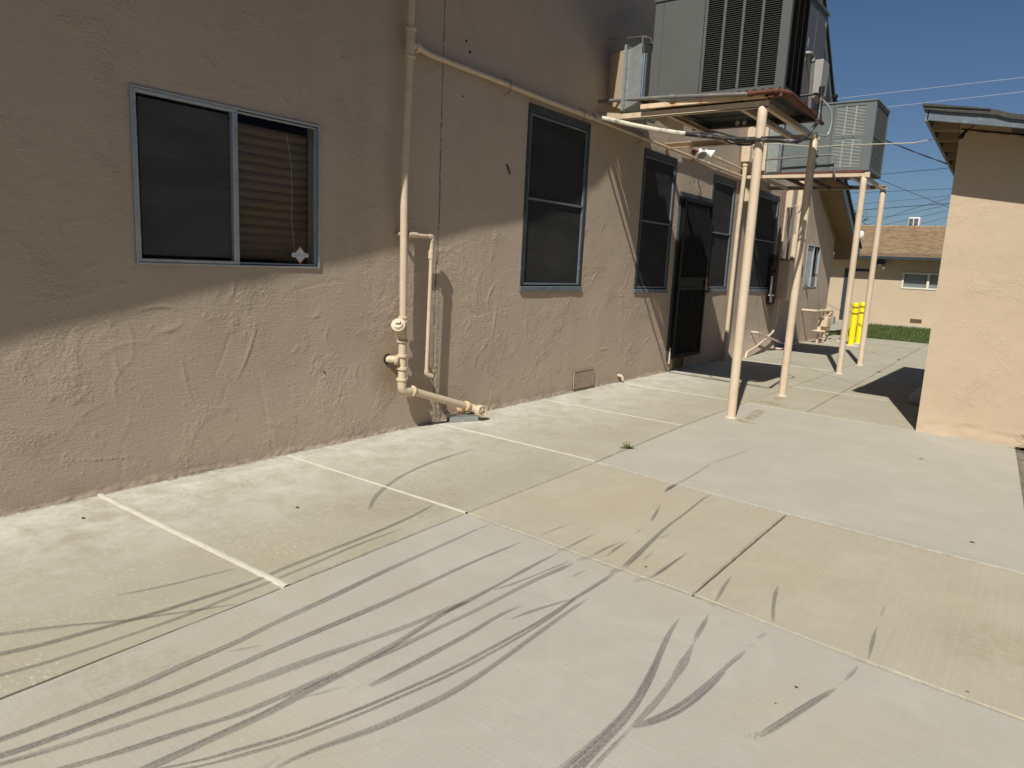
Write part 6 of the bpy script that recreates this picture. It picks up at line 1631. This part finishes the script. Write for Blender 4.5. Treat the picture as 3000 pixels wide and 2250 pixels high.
wire([(-12.22, 55, 5.78), (-10.13, 55, 5.57), (-8.46, 55, 5.81), (-5.62, 55, 6.54)], .013, M_WIRE, "sagging wire that rises towards the outbuilding")
wire([(-9.06, 48, 4.76), (-7.41, 48, 5.44), (-5.17, 48, 6.20)], .012, M_WIRE, "steeply rising wire just over the shingle roof")
wire([(-8.55, 55, 5.39), (-5.57, 55, 6.17)], .012, M_WIRE, "rising wire beginning at the rooftop cooler")
wire([(-7.69, 58, 5.45), (-5.82, 58, 6.02)], .012, M_WIRE, "lowest short wire right of the rooftop cooler")
mb = MB(); mb.tube([(-4.05, 11.40, 3.36), (-3.3, 10.3, 3.17), (-2.6, 9.5, 2.97), (-1.75, 8.5, 2.80), (-1.25, 7.95, 2.70), (-1.06, 7.78, 2.70)], .0055, 8)
tag(mb.build("strung_cable", M_WIREW), "white cable strung between the chapel wall and the outbuilding's eave", "cable")

# ------------------------------------------------------------------ plants and litter
def leaf(mb, base, d, L, w, curl=.3):
    d = Vector(d).normalized(); s = d.cross(Vector((0, 0, 1))); s = s.normalized() if s.length > .01 else Vector((1, 0, 0))
    prev = None
    for k in range(5):
        t_ = k / 4; c = Vector(base) + d * L * t_ + Vector((0, 0, -curl * L * t_ * t_)); ww = w * math.sin(math.pi * min(1, .12 + t_ * .9)) + .0006
        a = mb.bm.verts.new(c - s * ww); b = mb.bm.verts.new(c + s * ww)
        if prev: mb.bm.faces.new((prev[0], prev[1], b, a)).material_index = mb.mi
        prev = (a, b)
rr = random.Random(12)
t = thing("weed", "small green weed growing out of the slab joint in mid floor", "weed", (-2.485, 4.89, 0))
mb = MB()
for k in range(30):
    a = rr.uniform(0, 6.28); leaf(mb, (-2.485 + rr.uniform(-.02, .02), 4.89 + rr.uniform(-.02, .02), .002), (math.cos(a), math.sin(a), rr.uniform(.35, 1.3)), rr.uniform(.03, .075), rr.uniform(.003, .006))
mb.build("leaves", M_LEAF, t)
mb = MB()
for k in range(6):
    a = rr.uniform(0, 6.28); mb.tube([(-2.485, 4.89, 0), (-2.485 + .02 * math.cos(a), 4.89 + .02 * math.sin(a), .03), (-2.485 + .035 * math.cos(a), 4.89 + .035 * math.sin(a), .05)], .0012, 5)
mb.build("stems", M_LEAF, t)
def dry_plant(x, y, n, L, label, green=0.0, seed=1, rad=.05):
    r_ = random.Random(seed); t = thing("dry_weed", label, "weed", (x, y, 0), "dry weeds at the outbuilding's foot")
    mb = MB(); tips = []
    for k in range(n):
        a = r_.uniform(0, 6.28); e_ = r_.uniform(.1, 1.2); d = Vector((math.cos(a), math.sin(a), e_)).normalized(); b = Vector((x + r_.uniform(-rad, rad), y + r_.uniform(-rad, rad), -.03)); l = L * r_.uniform(.5, 1)
        p = [b, b + d * l * .5 + Vector((r_.uniform(-.01, .01), 0, .01)), b + d * l]
        mb.tube(p, [.0028, .002, .001], 5); tips.append((p, d))
        for q in range(3):
            o = p[1].lerp(p[2], q / 3); a2 = a + r_.uniform(-1, 1); mb.tube([o, o + Vector((math.cos(a2), math.sin(a2), r_.uniform(0, .6))) * l * .3], .001, 4)
    mb.build("stems", M_DRY, t)
    mb = MB()
    for p, d in tips:
        for q in range(5): leaf(mb, p[0].lerp(p[2], .3 + q * .15), Vector((d.x + r_.uniform(-.8, .8), d.y + r_.uniform(-.8, .8), r_.uniform(-.2, .6))), L * .16, .003)
    mb.build("leaves", M_LEAF if green else M_DRY, t)
dry_plant(-.075, 7.52, 10, .07, "tiny weed tuft where the outbuilding wall meets the slab corner", 1, 1, .015)
dry_plant(.24, 7.40, 34, .33, "dry twiggy weed at the right edge against the peach wall", 0, 2)
dry_plant(.22, 6.95, 20, .24, "dry weed lying on the soil nearer the camera at the right edge", 0, 3)
lit = [(-3.78, 1.479, .020, "flat dark spot-like pebble on the near left slab", "pebble"), (-3.156, 2.319, .022, "dark pebble near the second sealed joint", "pebble"), (-.154, 4.518, .020, "dark oval pebble on the pale slab at right", "pebble"),
       (-.51, 2.416, .012, "pebble right of the forked tyre marks", "pebble"), (-.037, 2.796, .010, "tiny pebble at the rough joint on the right", "pebble"), (-.537, 2.272, .008, "tiny pebble below the forked tyre marks", "pebble"), (-1.352, 2.959, .012, "dark crumb beside the mid-floor rough joint", "pebble")]
for x, y, s, lab, cat in lit:
    bm = bmesh.new(); bmesh.ops.create_icosphere(bm, subdivisions=2, radius=1)
    for v in bm.verts: v.co = Vector((v.co.x * s * .62, v.co.y * s * .42, max(-.2, v.co.z) * s * .22)) * (1 + .25 * mnoise.noise(v.co * 2 + Vector((x, y, 0)))) + Vector((x, y, .002))
    me = bpy.data.meshes.new("pebble"); bm.to_mesh(me); bm.free(); me.materials.append(M_WOOD if s > .011 else M_DIRT); o = bpy.data.objects.new("pebble", me); C.objects.link(o); tag(o, lab, cat, "pebbles on the slabs")
for x, y, a, lab in ((-2.57, 15.12, .3, "curled dry leaf far down the walk by the bollards"), (-1.93, 12.0, 1.2, "dry leaf lying on the far slab joint"), (-2.0, 14.2, 2.0, "dry leaf on the walk in front of the lawn"), (-.62, 6.4, .2, "small dry leaf on the pale slab before the outbuilding")):
    t_ = MB(); leaf(t_, (x - .04 * math.cos(a), y - .04 * math.sin(a), .006), (math.cos(a), math.sin(a), .25), .10 if y > 10 else .04, .018 if y > 10 else .007, .2)
    tag(t_.build("dry_leaf", M_DRY), lab, "leaf", "dry leaves on the concrete")

# ---- palm showing over the far roof
t = thing("palm_tree", "dark shaggy tree top showing over the far roof beside the chapel rake", "tree", (-10.2, 45, 0))
mb = MB(); mb.tube([(-10.2, 45, 0), (-10.25, 45, 2.5), (-10.2, 45, 4.6)], [.25, .2, .16], 12); mb.build("trunk", M_TRUNK, t)
mb = MB(); r_ = random.Random(9)
for k in range(420):
    th = r_.uniform(0, 6.28); ph = r_.uniform(-.3, 1.4); R_ = r_.uniform(.3, 1.25); c = Vector((-10.1 + R_ * math.cos(th) * math.cos(ph) * 1.2, 45 + R_ * math.sin(th) * math.cos(ph), 4.45 + R_ * math.sin(ph) * .72))
    leaf(mb, c, (r_.uniform(-1, 1), r_.uniform(-1, 1), r_.uniform(-.4, .8)), r_.uniform(.2, .5), r_.uniform(.02, .05), .4)
mb.build("crown", M_TREE, t)
